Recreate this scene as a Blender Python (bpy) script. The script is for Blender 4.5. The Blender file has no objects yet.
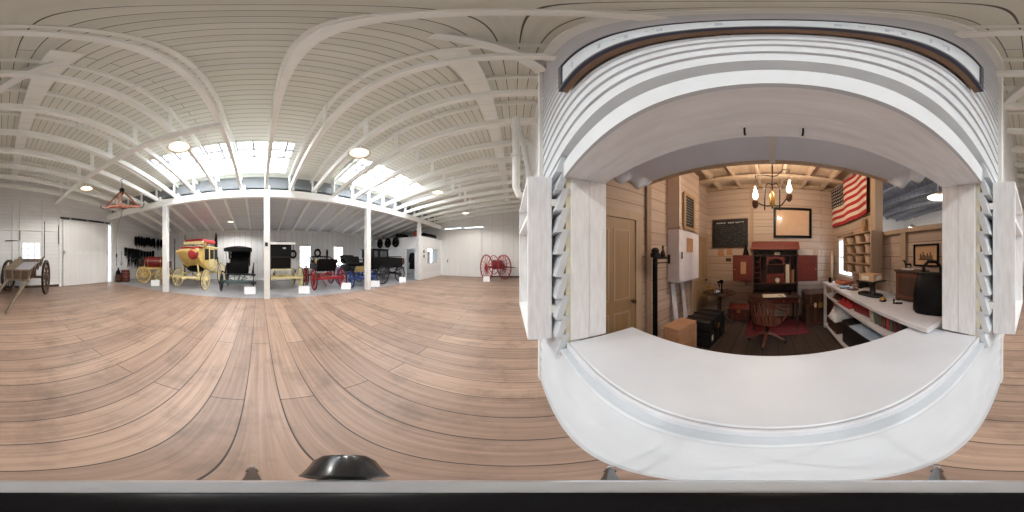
import bpy, math, random
from mathutils import Vector, Matrix, Euler
random.seed(7)
R = math.radians
PI = math.pi
scene = bpy.context.scene
col = scene.collection

# ------------------------------------------------------------------ materials
def _nt(name):
    m = bpy.data.materials.new(name)
    m.use_nodes = True
    nt = m.node_tree
    return m, nt, nt.nodes['Principled BSDF']

def _n(nt, typ, **kw):
    n = nt.nodes.new(typ)
    for k, v in kw.items():
        setattr(n, k, v)
    return n

def srgb(r, g, b):
    f = lambda c: (c / 255 / 12.92) if c / 255 <= .04045 else ((c / 255 + .055) / 1.055) ** 2.4
    return (f(r), f(g), f(b))

def _mix(nt, blend, fac, a, b):
    n = _n(nt, 'ShaderNodeMix', data_type='RGBA', blend_type=blend)
    for sock, val in ((n.inputs[0], fac), (n.inputs[6], a), (n.inputs[7], b)):
        if hasattr(val, 'links'):
            nt.links.new(val, sock)
        elif isinstance(val, (int, float)):
            sock.default_value = val
        else:
            sock.default_value = (*val, 1)
    return n.outputs[2]

def _ramp(nt, src, stops):
    n = _n(nt, 'ShaderNodeValToRGB')
    nt.links.new(src, n.inputs[0])
    e = n.color_ramp.elements
    while len(e) < len(stops):
        e.new(.5)
    for i, (p, c) in enumerate(stops):
        e[i].position = p
        e[i].color = (*c, 1) if not isinstance(c, (int, float)) else (c, c, c, 1)
    return n.outputs[0]

def mat(name, c, rough=.6, metal=0., var=.18, scale=9., bump=0., stretch=None, spec=.5, coat=0.):
    """paint, iron, leather, cloth: a colour broken up by noise"""
    m, nt, b = _nt(name)
    tc = _n(nt, 'ShaderNodeTexCoord')
    mp = _n(nt, 'ShaderNodeMapping')
    nt.links.new(tc.outputs['Object'], mp.inputs[0])
    if stretch:
        mp.inputs['Scale'].default_value = stretch
    nz = _n(nt, 'ShaderNodeTexNoise')
    nz.inputs['Scale'].default_value = scale
    nz.inputs['Detail'].default_value = 6
    nt.links.new(mp.outputs[0], nz.inputs[0])
    lo = tuple(max(0, x * (1 - var)) for x in c)
    hi = tuple(min(1, x * (1 + var * .8)) for x in c)
    r = _ramp(nt, nz.outputs[0], [(.3, lo), (.7, hi)])
    nt.links.new(r, b.inputs['Base Color'])
    b.inputs['Roughness'].default_value = rough
    b.inputs['Metallic'].default_value = metal
    b.inputs['Specular IOR Level'].default_value = spec
    b.inputs['Coat Weight'].default_value = coat
    if bump:
        bp = _n(nt, 'ShaderNodeBump')
        bp.inputs['Strength'].default_value = bump
        bp.inputs['Distance'].default_value = .01
        nt.links.new(nz.outputs[0], bp.inputs['Height'])
        nt.links.new(bp.outputs[0], b.inputs['Normal'])
    return m

def planks(name, c1, c2, along, across, width, length=4., gap=.008, gapcol=None, rough=.6, grain=.3, bump=.3, spots=0., offset=.37, gvar=.0):
    """boards laid along one axis: brick rows for the boards, stretched noise for the grain"""
    m, nt, b = _nt(name)
    tc = _n(nt, 'ShaderNodeTexCoord')
    sx = _n(nt, 'ShaderNodeSeparateXYZ')
    nt.links.new(tc.outputs['Object'], sx.inputs[0])
    cb = _n(nt, 'ShaderNodeCombineXYZ')
    for k_, (ax_, off_) in enumerate(((along, 1.31 + length * 7), (across, .117))):
        ad = _n(nt, 'ShaderNodeMath', operation='ADD')
        ad.inputs[1].default_value = off_
        nt.links.new(sx.outputs[ax_], ad.inputs[0])
        nt.links.new(ad.outputs[0], cb.inputs[k_])
    br = _n(nt, 'ShaderNodeTexBrick')
    br.offset = offset
    br.offset_frequency = 2
    br.inputs['Scale'].default_value = 1
    br.inputs['Brick Width'].default_value = length
    br.inputs['Row Height'].default_value = width
    br.inputs['Mortar Size'].default_value = gap
    br.inputs['Mortar Smooth'].default_value = .15
    br.inputs['Color1'].default_value = (*c1, 1)
    br.inputs['Color2'].default_value = (*c2, 1)
    g = gapcol or tuple(x * .25 for x in c1)
    br.inputs['Mortar'].default_value = (*g, 1)
    nt.links.new(cb.outputs[0], br.inputs[0])
    mp = _n(nt, 'ShaderNodeMapping')
    sc = [9, 9, 9]
    sc[along] = .7
    sc[across] = 26
    mp.inputs['Scale'].default_value = sc
    nt.links.new(tc.outputs['Object'], mp.inputs[0])
    nz = _n(nt, 'ShaderNodeTexNoise')
    nz.inputs['Scale'].default_value = 1.
    nz.inputs['Detail'].default_value = 8
    nz.inputs['Distortion'].default_value = .6
    nt.links.new(mp.outputs[0], nz.inputs[0])
    gr = _ramp(nt, nz.outputs[0], [(.3, 1 - grain), (.68, 1 + 0 * grain)])
    c = _mix(nt, 'MULTIPLY', 1., br.outputs[0], gr)
    if spots:
        n2 = _n(nt, 'ShaderNodeTexNoise')
        n2.inputs['Scale'].default_value = 1.6
        n2.inputs['Detail'].default_value = 9
        n2.inputs['Roughness'].default_value = .7
        nt.links.new(tc.outputs['Object'], n2.inputs[0])
        s2 = _ramp(nt, n2.outputs[0], [(.28, 1 - spots), (.5, .95), (.72, 1.)])
        c = _mix(nt, 'MULTIPLY', 1., c, s2)
    nt.links.new(c, b.inputs['Base Color'])
    b.inputs['Roughness'].default_value = rough
    bp = _n(nt, 'ShaderNodeBump')
    bp.inputs['Strength'].default_value = bump
    bp.inputs['Distance'].default_value = .006
    h = _mix(nt, 'SUBTRACT', 1., nz.outputs[0], br.outputs[1])
    nt.links.new(h, bp.inputs['Height'])
    nt.links.new(bp.outputs[0], b.inputs['Normal'])
    return m

def glow(name, c, strength):
    m, nt, b = _nt(name)
    b.inputs['Base Color'].default_value = (*c, 1)
    b.inputs['Emission Color'].default_value = (*c, 1)
    b.inputs['Emission Strength'].default_value = strength
    return m

def glass(name, c=(1, 1, 1), rough=.05):
    m, nt, b = _nt(name)
    nt.nodes.remove(b)
    out = nt.nodes['Material Output']
    t = _n(nt, 'ShaderNodeBsdfTransparent')
    t.inputs[0].default_value = (*c, 1)
    g = _n(nt, 'ShaderNodeBsdfGlossy')
    g.inputs['Roughness'].default_value = rough
    mx = _n(nt, 'ShaderNodeMixShader')
    mx.inputs[0].default_value = .08
    nt.links.new(t.outputs[0], mx.inputs[1])
    nt.links.new(g.outputs[0], mx.inputs[2])
    nt.links.new(mx.outputs[0], out.inputs[0])
    return m

# ------------------------------------------------------------------ mesh builder
def basis(d, up=(0, 0, 1)):
    d = Vector(d).normalized()
    up = Vector(up)
    s = d.cross(up)
    if s.length < 1e-5:
        s = d.cross(Vector((1, 0, 0)))
    s.normalize()
    return d, s, s.cross(d).normalized()

class MB:
    def __init__(self):
        self.v, self.f = [], []

    def add(self, vs, fs):
        b = len(self.v)
        self.v += [tuple(x) for x in vs]
        self.f += [tuple(b + i for i in f) for f in fs]
        return self

    def hexa(self, p):
        return self.add(p, [(0, 3, 2, 1), (4, 5, 6, 7), (0, 1, 5, 4), (1, 2, 6, 5), (2, 3, 7, 6), (3, 0, 4, 7)])

    def bb(self, x0, x1, y0, y1, z0, z1):
        return self.hexa([(x0, y0, z0), (x1, y0, z0), (x1, y1, z0), (x0, y1, z0), (x0, y0, z1), (x1, y0, z1), (x1, y1, z1), (x0, y1, z1)])

    def box(self, c, s, rot=(0, 0, 0)):
        M = Euler(rot).to_matrix()
        c = Vector(c)
        p = []
        for z in (-.5, .5):
            for x, y in ((-.5, -.5), (.5, -.5), (.5, .5), (-.5, .5)):
                p.append(c + M @ Vector((x * s[0], y * s[1], z * s[2])))
        return self.hexa(p)

    def bar(self, a, b, w, h, up=(0, 0, 1), w2=None, h2=None):
        a, b = Vector(a), Vector(b)
        d, s, u = basis(b - a, up)
        w2 = w if w2 is None else w2
        h2 = h if h2 is None else h2
        q = lambda p, ww, hh: [p - s * ww / 2 - u * hh / 2, p + s * ww / 2 - u * hh / 2, p + s * ww / 2 + u * hh / 2, p - s * ww / 2 + u * hh / 2]
        return self.hexa(q(a, w, h) + q(b, w2, h2))

    def loft(self, rings, caps=True, closed=False):
        n = len(rings[0])
        vs = [p for r in rings for p in r]
        fs = []
        m = len(rings)
        for i in range(m if closed else m - 1):
            j = (i + 1) % m
            for k in range(n):
                l = (k + 1) % n
                fs.append((i * n + k, i * n + l, j * n + l, j * n + k))
        if caps and not closed:
            fs.append(tuple(reversed(range(n))))
            fs.append(tuple((m - 1) * n + k for k in range(n)))
        return self.add(vs, fs)

    def cyl(self, a, b, r0, r1=None, n=14):
        a, b = Vector(a), Vector(b)
        r1 = r0 if r1 is None else r1
        d, s, u = basis(b - a)
        ring = lambda p, r: [p + (s * math.cos(2 * PI * k / n) + u * math.sin(2 * PI * k / n)) * r for k in range(n)]
        return self.loft([ring(a, r0), ring(b, r1)])

    def tube(self, pts, r, n=8):
        pts = [Vector(p) for p in pts]
        rings = []
        ref = None
        for i, p in enumerate(pts):
            d = (pts[min(i + 1, len(pts) - 1)] - pts[max(i - 1, 0)]).normalized()
            if ref is None:
                _, s, u = basis(d)
            else:
                s = (ref - d * ref.dot(d))
                s = s.normalized() if s.length > 1e-5 else basis(d)[1]
                u = s.cross(d).normalized()
            ref = s
            rr = r[i] if isinstance(r, (list, tuple)) else r
            rings.append([p + (s * math.cos(2 * PI * k / n) + u * math.sin(2 * PI * k / n)) * rr for k in range(n)])
        return self.loft(rings)

    def lathe(self, prof, c=(0, 0, 0), n=20, axis=(0, 0, 1), caps=True):
        c = Vector(c)
        a, s, u = basis(axis)
        rings = [[c + a * z + (s * math.cos(2 * PI * k / n) + u * math.sin(2 * PI * k / n)) * max(r, .0005) for k in range(n)] for r, z in prof]
        return self.loft(rings, caps)

    def ring(self, c, axis, Rr, w, t, n=28):
        """flat hoop: radius Rr outside, t radial thickness, w along the axis"""
        c = Vector(c)
        a, s, u = basis(axis)
        rings = []
        for k in range(n):
            e = s * math.cos(2 * PI * k / n) + u * math.sin(2 * PI * k / n)
            rings.append([c + e * Rr - a * w / 2, c + e * Rr + a * w / 2, c + e * (Rr - t) + a * w / 2, c + e * (Rr - t) - a * w / 2])
        return self.loft(rings, closed=True)

    def torus(self, c, axis, Rr, r, n=24, m=8, sy=1.):
        c = Vector(c)
        a, s, u = basis(axis)
        rings = []
        for k in range(n):
            e = s * math.cos(2 * PI * k / n) + u * math.sin(2 * PI * k / n) * sy
            rings.append([c + e * (Rr + r * math.cos(2 * PI * j / m)) + a * r * math.sin(2 * PI * j / m) for j in range(m)])
        return self.loft(rings, closed=True)

    def ball(self, c, r, n=14, m=8, rot=(0, 0, 0)):
        r = (r, r, r) if isinstance(r, (int, float)) else r
        M = Euler(rot).to_matrix()
        c = Vector(c)
        rings = []
        for i in range(m + 1):
            t = PI * i / m
            q = max(math.sin(t), .003)
            rings.append([c + M @ Vector((r[0] * q * math.cos(2 * PI * k / n), r[1] * q * math.sin(2 * PI * k / n), -r[2] * math.cos(t))) for k in range(n)])
        return self.loft(rings)

    def prism(self, poly, o, ex, ey, depth):
        """2-D outline poly on the plane o + ex*x + ey*y, pushed by the vector depth"""
        o, ex, ey, d = Vector(o), Vector(ex), Vector(ey), Vector(depth)
        n = len(poly)
        a = [o + ex * x + ey * y for x, y in poly]
        b = [p + d for p in a]
        fs = [tuple(reversed(range(n))), tuple(range(n, 2 * n))]
        fs += [(k, (k + 1) % n, n + (k + 1) % n, n + k) for k in range(n)]
        return self.add(a + b, fs)

    def sheet(self, fn, nu, nv, thick=None):
        vs = [Vector(fn(i / nu, j / nv)) for j in range(nv + 1) for i in range(nu + 1)]
        fs = [(j * (nu + 1) + i, j * (nu + 1) + i + 1, (j + 1) * (nu + 1) + i + 1, (j + 1) * (nu + 1) + i) for j in range(nv) for i in range(nu)]
        return self.add(vs, fs)

    def build(self, name, m, parent=None, loc=None, bevel=0., solid=0., angle=35, rot=None):
        me = bpy.data.meshes.new(name)
        me.from_pydata(self.v, [], self.f)
        import bmesh
        bm = bmesh.new()
        bm.from_mesh(me)
        bmesh.ops.recalc_face_normals(bm, faces=bm.faces)
        bm.to_mesh(me)
        bm.free()
        for x in (m if isinstance(m, (list, tuple)) else [m]):
            me.materials.append(x)
        me.shade_smooth()
        me.set_sharp_from_angle(angle=R(angle))
        o = bpy.data.objects.new(name, me)
        col.objects.link(o)
        if parent is not None:
            o.parent = parent
        if loc is not None:
            o.location = loc
        if rot is not None:
            o.rotation_euler = rot
        if solid:
            s = o.modifiers.new('thick', 'SOLIDIFY')
            s.thickness = solid
            s.offset = 0
        if bevel:
            bv = o.modifiers.new('edge', 'BEVEL')
            bv.width = bevel
            bv.segments = 2
            bv.limit_method = 'ANGLE'
            bv.angle_limit = R(40)
        return o

def tag(o, label=None, cat=None, group=None, kind=None):
    if label: o['label'] = label
    if cat: o['category'] = cat
    if group: o['group'] = group
    if kind: o['kind'] = kind
    return o

def thing(name, label, cat, loc=(0, 0, 0), rz=0., group=None, kind=None, rot=None):
    o = bpy.data.objects.new(name, None)
    o.empty_display_size = .1
    col.objects.link(o)
    o.location = loc
    o.rotation_euler = rot if rot else (0, 0, rz)
    return tag(o, label, cat, group, kind)

def struct(o, label, cat='building'):
    return tag(o, label, cat, None, 'structure')

def dup(root, loc=None, rz=None, label=None, group=None, rot=None, scale=None):
    r = root.copy()
    col.objects.link(r)
    if loc is not None: r.location = loc
    if rz is not None: r.rotation_euler = (0, 0, rz)
    if rot is not None: r.rotation_euler = rot
    if scale is not None: r.scale = scale
    if label: r['label'] = label
    if group: r['group'] = group
    for ch in list(root.children):
        c = ch.copy()
        col.objects.link(c)
        c.parent = r
        for g in list(ch.children):
            d = g.copy()
            col.objects.link(d)
            d.parent = c
    return r

ORD = ['first', 'second', 'third', 'fourth', 'fifth', 'sixth', 'seventh', 'eighth', 'ninth', 'tenth', 'eleventh', 'twelfth', 'thirteenth', 'fourteenth', 'fifteenth', 'sixteenth', 'seventeenth', 'eighteenth', 'nineteenth', 'twentieth', 'twenty-first', 'twenty-second', 'twenty-third', 'twenty-fourth']
# ------------------------------------------------------------------ shared materials
M = {}
M['white'] = mat('white_paint', srgb(226, 227, 224), .55, var=.07, scale=5, bump=.05)
M['bluewhite'] = mat('siding_paint', srgb(198, 205, 212), .5, var=.06, scale=4, bump=.06)
M['jamb'] = mat('worn_white_paint', srgb(228, 230, 234), .6, var=.1, scale=14, bump=.12, stretch=(3, 3, .5))
M['header'] = mat('header_paint', srgb(236, 238, 242), .65, var=.08, scale=10, bump=.1, stretch=(3, .4, 3))
M['counter'] = mat('counter_paint', srgb(204, 209, 217), .42, var=.06, scale=3, bump=.04)
M['joist'] = mat('joist_paint', srgb(240, 241, 236), .6, var=.07, scale=6, bump=.05, stretch=(.3, 2, 2))
M['roof'] = planks('roof_boards', srgb(224, 225, 214), srgb(232, 233, 223), 1, 0, .15, 40., .005, srgb(92, 88, 80), .7, .08, .3)
M['leanroof'] = planks('lean_roof_boards', srgb(208, 210, 212), srgb(216, 218, 220), 1, 0, .15, 40., .005, srgb(110, 108, 104), .7, .1, .3)
M['floor'] = planks('plank_floor', srgb(184, 151, 129), srgb(154, 125, 107), 0, 1, .29, 3.7, .005, srgb(48, 36, 30), .46, .4, .5, spots=.5)
M['concrete'] = mat('concrete', srgb(156, 156, 160), .4, var=.15, scale=1.5, bump=.05)
M['shiplap'] = planks('shiplap_x', srgb(232, 233, 233), srgb(225, 226, 226), 0, 2, .2, 6., .003, srgb(176, 174, 168), .6, .05, .3)
M['vert_y'] = planks('vertical_boards_back', srgb(230, 231, 231), srgb(222, 223, 223), 2, 1, .38, 9., .006, srgb(130, 126, 120), .6, .06, .3)
M['vert_x'] = planks('vertical_boards_end', srgb(230, 230, 228), srgb(226, 226, 224), 2, 0, .79, 9., .005, srgb(140, 136, 130), .6, .06, .3)
M['doorboard'] = planks('door_boards', srgb(228, 228, 226), srgb(224, 224, 222), 2, 0, .14, 9., .002, srgb(200, 200, 198), .55, .05, .2)
M['tanwood'] = planks('office_boards_x', srgb(192, 168, 150), srgb(180, 154, 136), 0, 2, .19, 5., .005, srgb(116, 92, 76), .6, .2, .4)
M['tanwood_y'] = planks('office_boards_y', srgb(196, 174, 156), srgb(184, 160, 142), 1, 2, .19, 5., .005, srgb(122, 98, 82), .6, .2, .4)
M['tantrim'] = mat('office_trim', srgb(170, 144, 118), .55, var=.12, scale=5, bump=.08, stretch=(4, 4, .4))
M['tandoor'] = mat('office_door_paint', srgb(152, 122, 86), .5, var=.08, scale=4, stretch=(4, 4, .4))
M['ofloor'] = planks('office_floor', srgb(86, 70, 60), srgb(62, 50, 44), 0, 1, .24, 3., .008, srgb(22, 17, 14), .55, .5, .5, spots=.55)
M['canvas'] = mat('canvas_ceiling', srgb(226, 236, 252), .75, var=.03, scale=3)
M['oceil'] = mat('office_ceiling_wood', srgb(190, 166, 142), .6, var=.1, scale=4, stretch=(.5, 4, 4))
M['partition'] = mat('partition_paint', srgb(232, 234, 238), .6, var=.04, scale=2)
M['greyroof'] = planks('annex_roof_boards', srgb(158, 164, 176), srgb(146, 152, 164), 1, 0, .2, 5., .006, srgb(60, 62, 66), .7, .1, .3)
M['iron'] = mat('black_iron', srgb(30, 30, 32), .45, .6, var=.3, scale=20)
M['black'] = mat('black_paint', srgb(10, 10, 12), .35, 0, var=.3, scale=8, spec=.12)
M['blackleather'] = mat('black_leather', srgb(12, 11, 13), .5, 0, var=.3, scale=25, bump=.2, spec=.1)
M['darkwood'] = mat('dark_wood', srgb(54, 34, 26), .45, var=.3, scale=5, bump=.1, stretch=(3, 3, .5))
M['redwood'] = mat('mahogany', srgb(100, 36, 28), .38, var=.22, scale=5, bump=.08, stretch=(3, .6, 3))
M['brownwood'] = mat('brown_wood', srgb(88, 46, 30), .45, var=.25, scale=6, bump=.08, stretch=(3, 3, .6))
M['pale'] = glow('daylight_pane', (1, 1, 1), 1.)
M['sky'] = glow('skylight_pane', (.94, .97, 1.), 9.)
M['winpane'] = glow('window_daylight', (.93, .97, 1.), 4.)
M['winsoft'] = glow('pale_window_daylight', (.9, .95, 1.), .58)
M['brass'] = mat('brass', srgb(190, 150, 80), .3, .9, var=.2)
M['steel'] = mat('steel', srgb(226, 230, 236), .32, .9, var=.15)

# ------------------------------------------------------------------ main dimensions (metres; the eye stands at x=0, y=0, z=1.6)
YL, YR, XB, XP = -8.0, 12.15, -10.75, -6.0     # end walls, back wall, line of posts
BY0, BY1 = -1.66, 1.70                         # the ticket booth's sides
XF = .30                                       # face of the booth
XO = 4.12                                      # back wall of the office
zl = lambda x: 4.17 + (x + 6) * .10            # underside of the tie beams
zu = lambda x: 4.95 + (x + 6) * .14            # underside of the roof boards

# ------------------------------------------------------------------ floors
struct(MB().bb(XP - .05, .42, YL, YR, -.12, 0).build('floor', M['floor']), 'worn brown plank floor of the hall', 'floor')
struct(MB().bb(XB, XP - .05, YL, YR, -.14, -.02).build('floor', M['concrete']), 'grey concrete floor under the carriages', 'floor')
struct(MB().bb(.42, XO + .1, BY0 - .05, BY1 + .05, -.12, -.005).build('floor', M['ofloor']), 'dark plank floor inside the ticket office', 'floor')
struct(MB().bb(.42, 7.5, YL, BY0 - .05, -.12, -.01).build('floor', M['floor']), 'floor of the bay behind the half wall', 'floor')

# ------------------------------------------------------------------ walls of the hall
def wall_boxes(name, m, boxes, label):
    b = MB()
    for q in boxes:
        b.bb(*q)
    return struct(b.build(name, m), label, 'wall')

WL0, WL1, WZ0, WZ1 = -1.92, -.92, 1.28, 2.32
wl = wall_boxes('wall_left', M['shiplap'], [
    (XB, WL0, YL - .15, YL, -.1, 6), (WL1, 7.5, YL - .15, YL, -.1, 6),
    (WL0, WL1, YL - .15, YL, -.1, WZ0), (WL0, WL1, YL - .15, YL, WZ1, 6)], 'white shiplap end wall with the small window and sliding door')
for x in (-.5, -2.0, -2.9, -.85):
    MB().bb(x - .045, x + .045, YL, YL + .07, 0, zl(max(x, -6)) if x > -6 else 3.6).build('stud', M['white'], wl)
MB().bb(-2.9, .42, YL, YL + .06, 2.85, 2.97).build('girt', M['white'], wl)
MB().bb(-10.7, -6.3, YL, YL + .01, 2.2, 2.32).build('girt', M['white'], wl)
MB().bb(-6.28, -6.1, YL, YL + .2, 0, 3.87).build('corner_post', M['white'], wl)
MB().bb(-2.95, .42, YL + .001, YL + .03, 0, .12).build('skirting', M['darkwood'], wl)

wr = wall_boxes('wall_right', M['vert_x'], [(XB, .6, YR, YR + .15, -.1, 6)], 'white batten end wall behind the red hose reel')
for x in (-1.74, -.95, -.2, .38):
    MB().bb(x - .03, x + .03, YR - .025, YR, 0, 3.75).build('batten', M['white'], wr)
MB().bb(-6, .5, YR - .07, YR, 3.8, 3.92).build('girt', M['white'], wr)
for x in (-5.2, -4.3, -3.4, -2.5, -1.6, -.7):
    MB().bb(x - .03, x + .03, YR - .05, YR, 3.92, zu(x)).build('stud', M['white'], wr)
MB().bb(-2.4, .5, YR - .04, YR, 0, .1).build('skirting', M['darkwood'], wr)

bw = [(2.72, 3.56), (5.28, 6.1), (6.55, 7.05)]
bz = [(.75, 2.3), (.75, 2.3), (1.1, 1.72)]
boxes, y = [], YL
for (a, b_), (c, d) in zip(bw, bz):
    boxes += [(XB - .15, XB, y, a, -.1, 4), (XB - .15, XB, a, b_, -.1, c), (XB - .15, XB, a, b_, d, 4)]
    y = b_
boxes.append((XB - .15, XB, y, YR, -.1, 4))
wb = wall_boxes('wall_back', M['vert_y'], boxes, 'white board wall behind the row of carriages')
MB().bb(XB, XB + .05, YL, YR, .0, .12).build('skirting', M['white'], wb)
MB().bb(XB, XB + .1, YL, YR, 3.22, 3.34).build('top_plate', M['white'], wb)
for y in [-6.9 + .82 * k for k in range(20)]:
    if not any(a - .05 < y < b_ + .05 for a, b_ in bw):
        MB().bb(XB, XB + .03, y - .03, y + .03, .12, 3.22).build('batten', M['white'], wb)

def window(n, axis, p, a0, a1, z0, z1, nc, nr, pane, label, t=.05, depth=.05, mw=.018):
    """a window standing in the plane axis=p; frame, muntins and the pane"""
    def bx(b, u0, u1, w0, w1, d0, d1):
        return b.bb(p + d0, p + d1, u0, u1, w0, w1) if axis == 0 else b.bb(u0, u1, p + d0, p + d1, w0, w1)
    w = MB()
    bx(w, a0, a1, z0, z0 + t, -depth, depth); bx(w, a0, a1, z1 - t, z1, -depth, depth)
    bx(w, a0, a0 + t, z0 + t, z1 - t, -depth, depth); bx(w, a1 - t, a1, z0 + t, z1 - t, -depth, depth)
    o = w.build('window_%d' % n, M['white'])
    struct(o, label, 'window')
    g = MB()
    for i in range(1, nc):
        q = a0 + (a1 - a0) * i / nc
        bx(g, q - mw, q + mw, z0 + t, z1 - t, -.02, .02)
    for i in range(1, nr):
        q = z0 + (z1 - z0) * i / nr
        bx(g, a0 + t, a1 - t, q - mw, q + mw, -.021, .021)
    if g.v:
        g.build('muntin_frame', M['white'], o)
    g = MB()
    bx(g, a0 + t, a1 - t, z0 + t, z1 - t, -.03 if axis else -.03, -.025)
    g.build('pane', pane, o)
    return o

window(1, 1, YL - .03, WL0, WL1, WZ0, WZ1, 3, 3, M['winsoft'], 'small bright window in the end wall behind the farm cart')
for i, ((a, b_), (c, d)) in enumerate(zip(bw, bz)):
    window(2 + i, 0, XB - .02, a, b_, c, d, 2, 4 if i < 2 else 2, M['winpane'], ['bright window between the white-topped carriage and the red-wheeled buggy', 'bright window above the blue-geared carriage', 'low bright window piece beside the post'][i], mw=.03)

struct(MB().bar((XB + .06, -2.05, 2.35), (XB + .06, -1.35, 3.2), .05, .09).build('trim_11', M['white']), 'white diagonal brace on the back wall above the black surrey', 'brace')
struct(MB().bar((XB + .06, .25, 2.45), (XB + .06, -.25, 3.2), .05, .09).build('trim_12', M['white']), 'white diagonal brace on the back wall near the middle post', 'brace')
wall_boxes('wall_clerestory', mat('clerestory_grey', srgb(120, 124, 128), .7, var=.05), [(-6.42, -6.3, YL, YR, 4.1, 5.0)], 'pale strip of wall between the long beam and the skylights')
# front side walls of the hall, beside the booth
wall_boxes('wall_front_left', M['shiplap'], [(.42, .5, YL, BY0 - .08, 0, 6.2)], 'white wall beside the ticket booth towards the farm cart')
wall_boxes('wall_front_right', M['shiplap'], [(.42, .5, BY1 + .08, YR, 0, 6.2)], 'white wall beside the ticket booth towards the red hose reel')

# ------------------------------------------------------------------ roof with two rows of skylights
SKY = [(-3.35, 1.0), (2.9, 7.05)]
SX0, SX1 = -5.95, -4.2
b = MB()
def slab(b, x0, x1, y0, y1, f, t=.08):
    b.hexa([(x0, y0, f(x0)), (x1, y0, f(x1)), (x1, y1, f(x1)), (x0, y1, f(x0)), (x0, y0, f(x0) + t), (x1, y0, f(x1) + t), (x1, y1, f(x1) + t), (x0, y1, f(x0) + t)])
slab(b, -6.45, SX0, YL - .2, YR + .2, zu)
slab(b, SX1, .6, YL - .2, YR + .2, zu)
y = YL - .2
for a, c in SKY:
    slab(b, SX0, SX1, y, a, zu); y = c
slab(b, SX0, SX1, y, YR + .2, zu)
struct(b.build('ceiling', M['roof']), 'white board underside of the main roof', 'ceiling')
zr = lambda x: 3.38 + (x - XB) * (.97 / 4.6)
b = MB(); slab(b, XB - .2, -6.3, YL - .2, YR + .2, zr)
struct(b.build('ceiling', M['leanroof']), 'grey board underside of the lean-to roof over the carriages', 'ceiling')
for i, (a, c) in enumerate(SKY):
    o = MB()
    slab(o, SX0, SX0 + .05, a, c, lambda x: zu(x) - .02, .1); slab(o, SX1 - .05, SX1, a, c, lambda x: zu(x) - .02, .1)
    slab(o, SX0, SX1, a, a + .05, lambda x: zu(x) - .02, .1); slab(o, SX0, SX1, c - .05, c, lambda x: zu(x) - .02, .1)
    o = struct(o.build('window_%d' % (5 + i), M['white']), ['bright skylight over the middle of the hall', 'bright skylight towards the red hose reel'][i], 'skylight')
    g = MB()
    for xx in (-5.0, -4.6):
        slab(g, xx - .035, xx + .035, a, c, lambda x: zu(x) - .02, .06)
    k = a
    while k < c - .1:
        slab(g, -5.0, SX1, k - .03, k + .03, lambda x: zu(x) - .019, .06)
        k += .457
    g.build('muntin_frame', mat('grey_muntin', srgb(150, 154, 160), .6, var=.05), o)
    g = MB(); slab(g, SX0, SX1, a, c, lambda x: zu(x) + .05, .01)
    g.build('pane', M['sky'], o)

# roof trusses
YK = [-.66 + .915 * k for k in range(-7, 14)]
def truss(y):
    o = MB()
    xa = -6.15
    o.hexa([(xa, y - .045, zl(xa)), (.42, y - .045, zl(.42)), (.42, y + .045, zl(.42)), (xa, y + .045, zl(xa)),
            (xa, y - .045, zl(xa) + .17), (.42, y - .045, zl(.42) + .17), (.42, y + .045, zl(.42) + .17), (xa, y + .045, zl(xa) + .17)])
    t = o.build('tie_beam', M['joist'])
    return t
root = None
for i, y in enumerate(YK):
    lab = 'white roof truss, %s from the end wall with the farm cart' % ORD[i]
    r = thing('roof_truss', lab, 'roof truss', (0, y, 0), 0, 'white roof trusses over the hall', 'structure')
    if root is None:
        t = truss(0); t.parent = r
        o = MB()
        o.hexa([(-6.3, -.035, zu(-6.3) - .14), (.42, -.035, zu(.42) - .14), (.42, .035, zu(.42) - .14), (-6.3, .035, zu(-6.3) - .14),
                (-6.3, -.035, zu(-6.3)), (.42, -.035, zu(.42)), (.42, .035, zu(.42)), (-6.3, .035, zu(-6.3))])
        o.build('rafter', M['joist'], r)
        for x in (-6.0, -2.65):
            MB().bb(x - .07, x + .07, -.055, -.02, zl(x) + .02, zu(x) - .02).build('strut', M['joist'], r)
        root = r
    else:
        for ch in root.children:
            c = ch.copy(); col.objects.link(c); c.parent = r
# lean-to rafters
for i, y in enumerate(YK):
    o = MB(); y += .12
    x0, x1 = -10.72, -6.02
    o.hexa([(x0, -.035, zr(x0) - .17), (x1, -.035, zr(x1) - .17), (x1, .035, zr(x1) - .17), (x0, .035, zr(x0) - .17),
            (x0, -.035, zr(x0)), (x1, -.035, zr(x1)), (x1, .035, zr(x1)), (x0, .035, zr(x0))])
    o = o.build('beam', M['joist'], loc=(0, y, 0))
    tag(o, 'white lean-to rafter over the carriages, %s from the end wall with the harness' % ORD[i], 'rafter', 'white lean-to rafters', 'structure')
struct(MB().bb(XP - .1, XP + .1, YL, YR, 3.84, 4.15).build('beam', M['joist'], bevel=.01), 'long white beam carried by the posts', 'beam')
for i, y in enumerate((-3.86, .29, 4.72, 9.0)):
    o = MB().bb(-.11, .11, -.11, .11, 0, 3.84).build('pillar', M['white'], loc=(XP, y, 0), bevel=.012)
    struct(o, ['white post before the yellow stagecoach', 'white post before the white-topped carriage', 'white post beside the black coach', 'white post at the partition corner'][i], 'post')
struct(MB().bb(-2.75, -2.63, YL, -.62, zl(-2.7) - .1, zl(-2.7)).build('beam', M['joist']), 'thin white stringer running under the ties above the lamps', 'beam')
struct(MB().bb(-.66, -.36, YL, -1.2, zu(-.5) - .17, zu(-.5) - .145).build('trim_1', M['joist']), 'flat white plank under the rafters towards the farm cart', 'plank')
struct(MB().bb(-.66, -.36, 1.2, YR, zu(-.5) - .17, zu(-.5) - .145).build('trim_2', M['joist']), 'flat white plank under the rafters towards the hose reel', 'plank')
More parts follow.
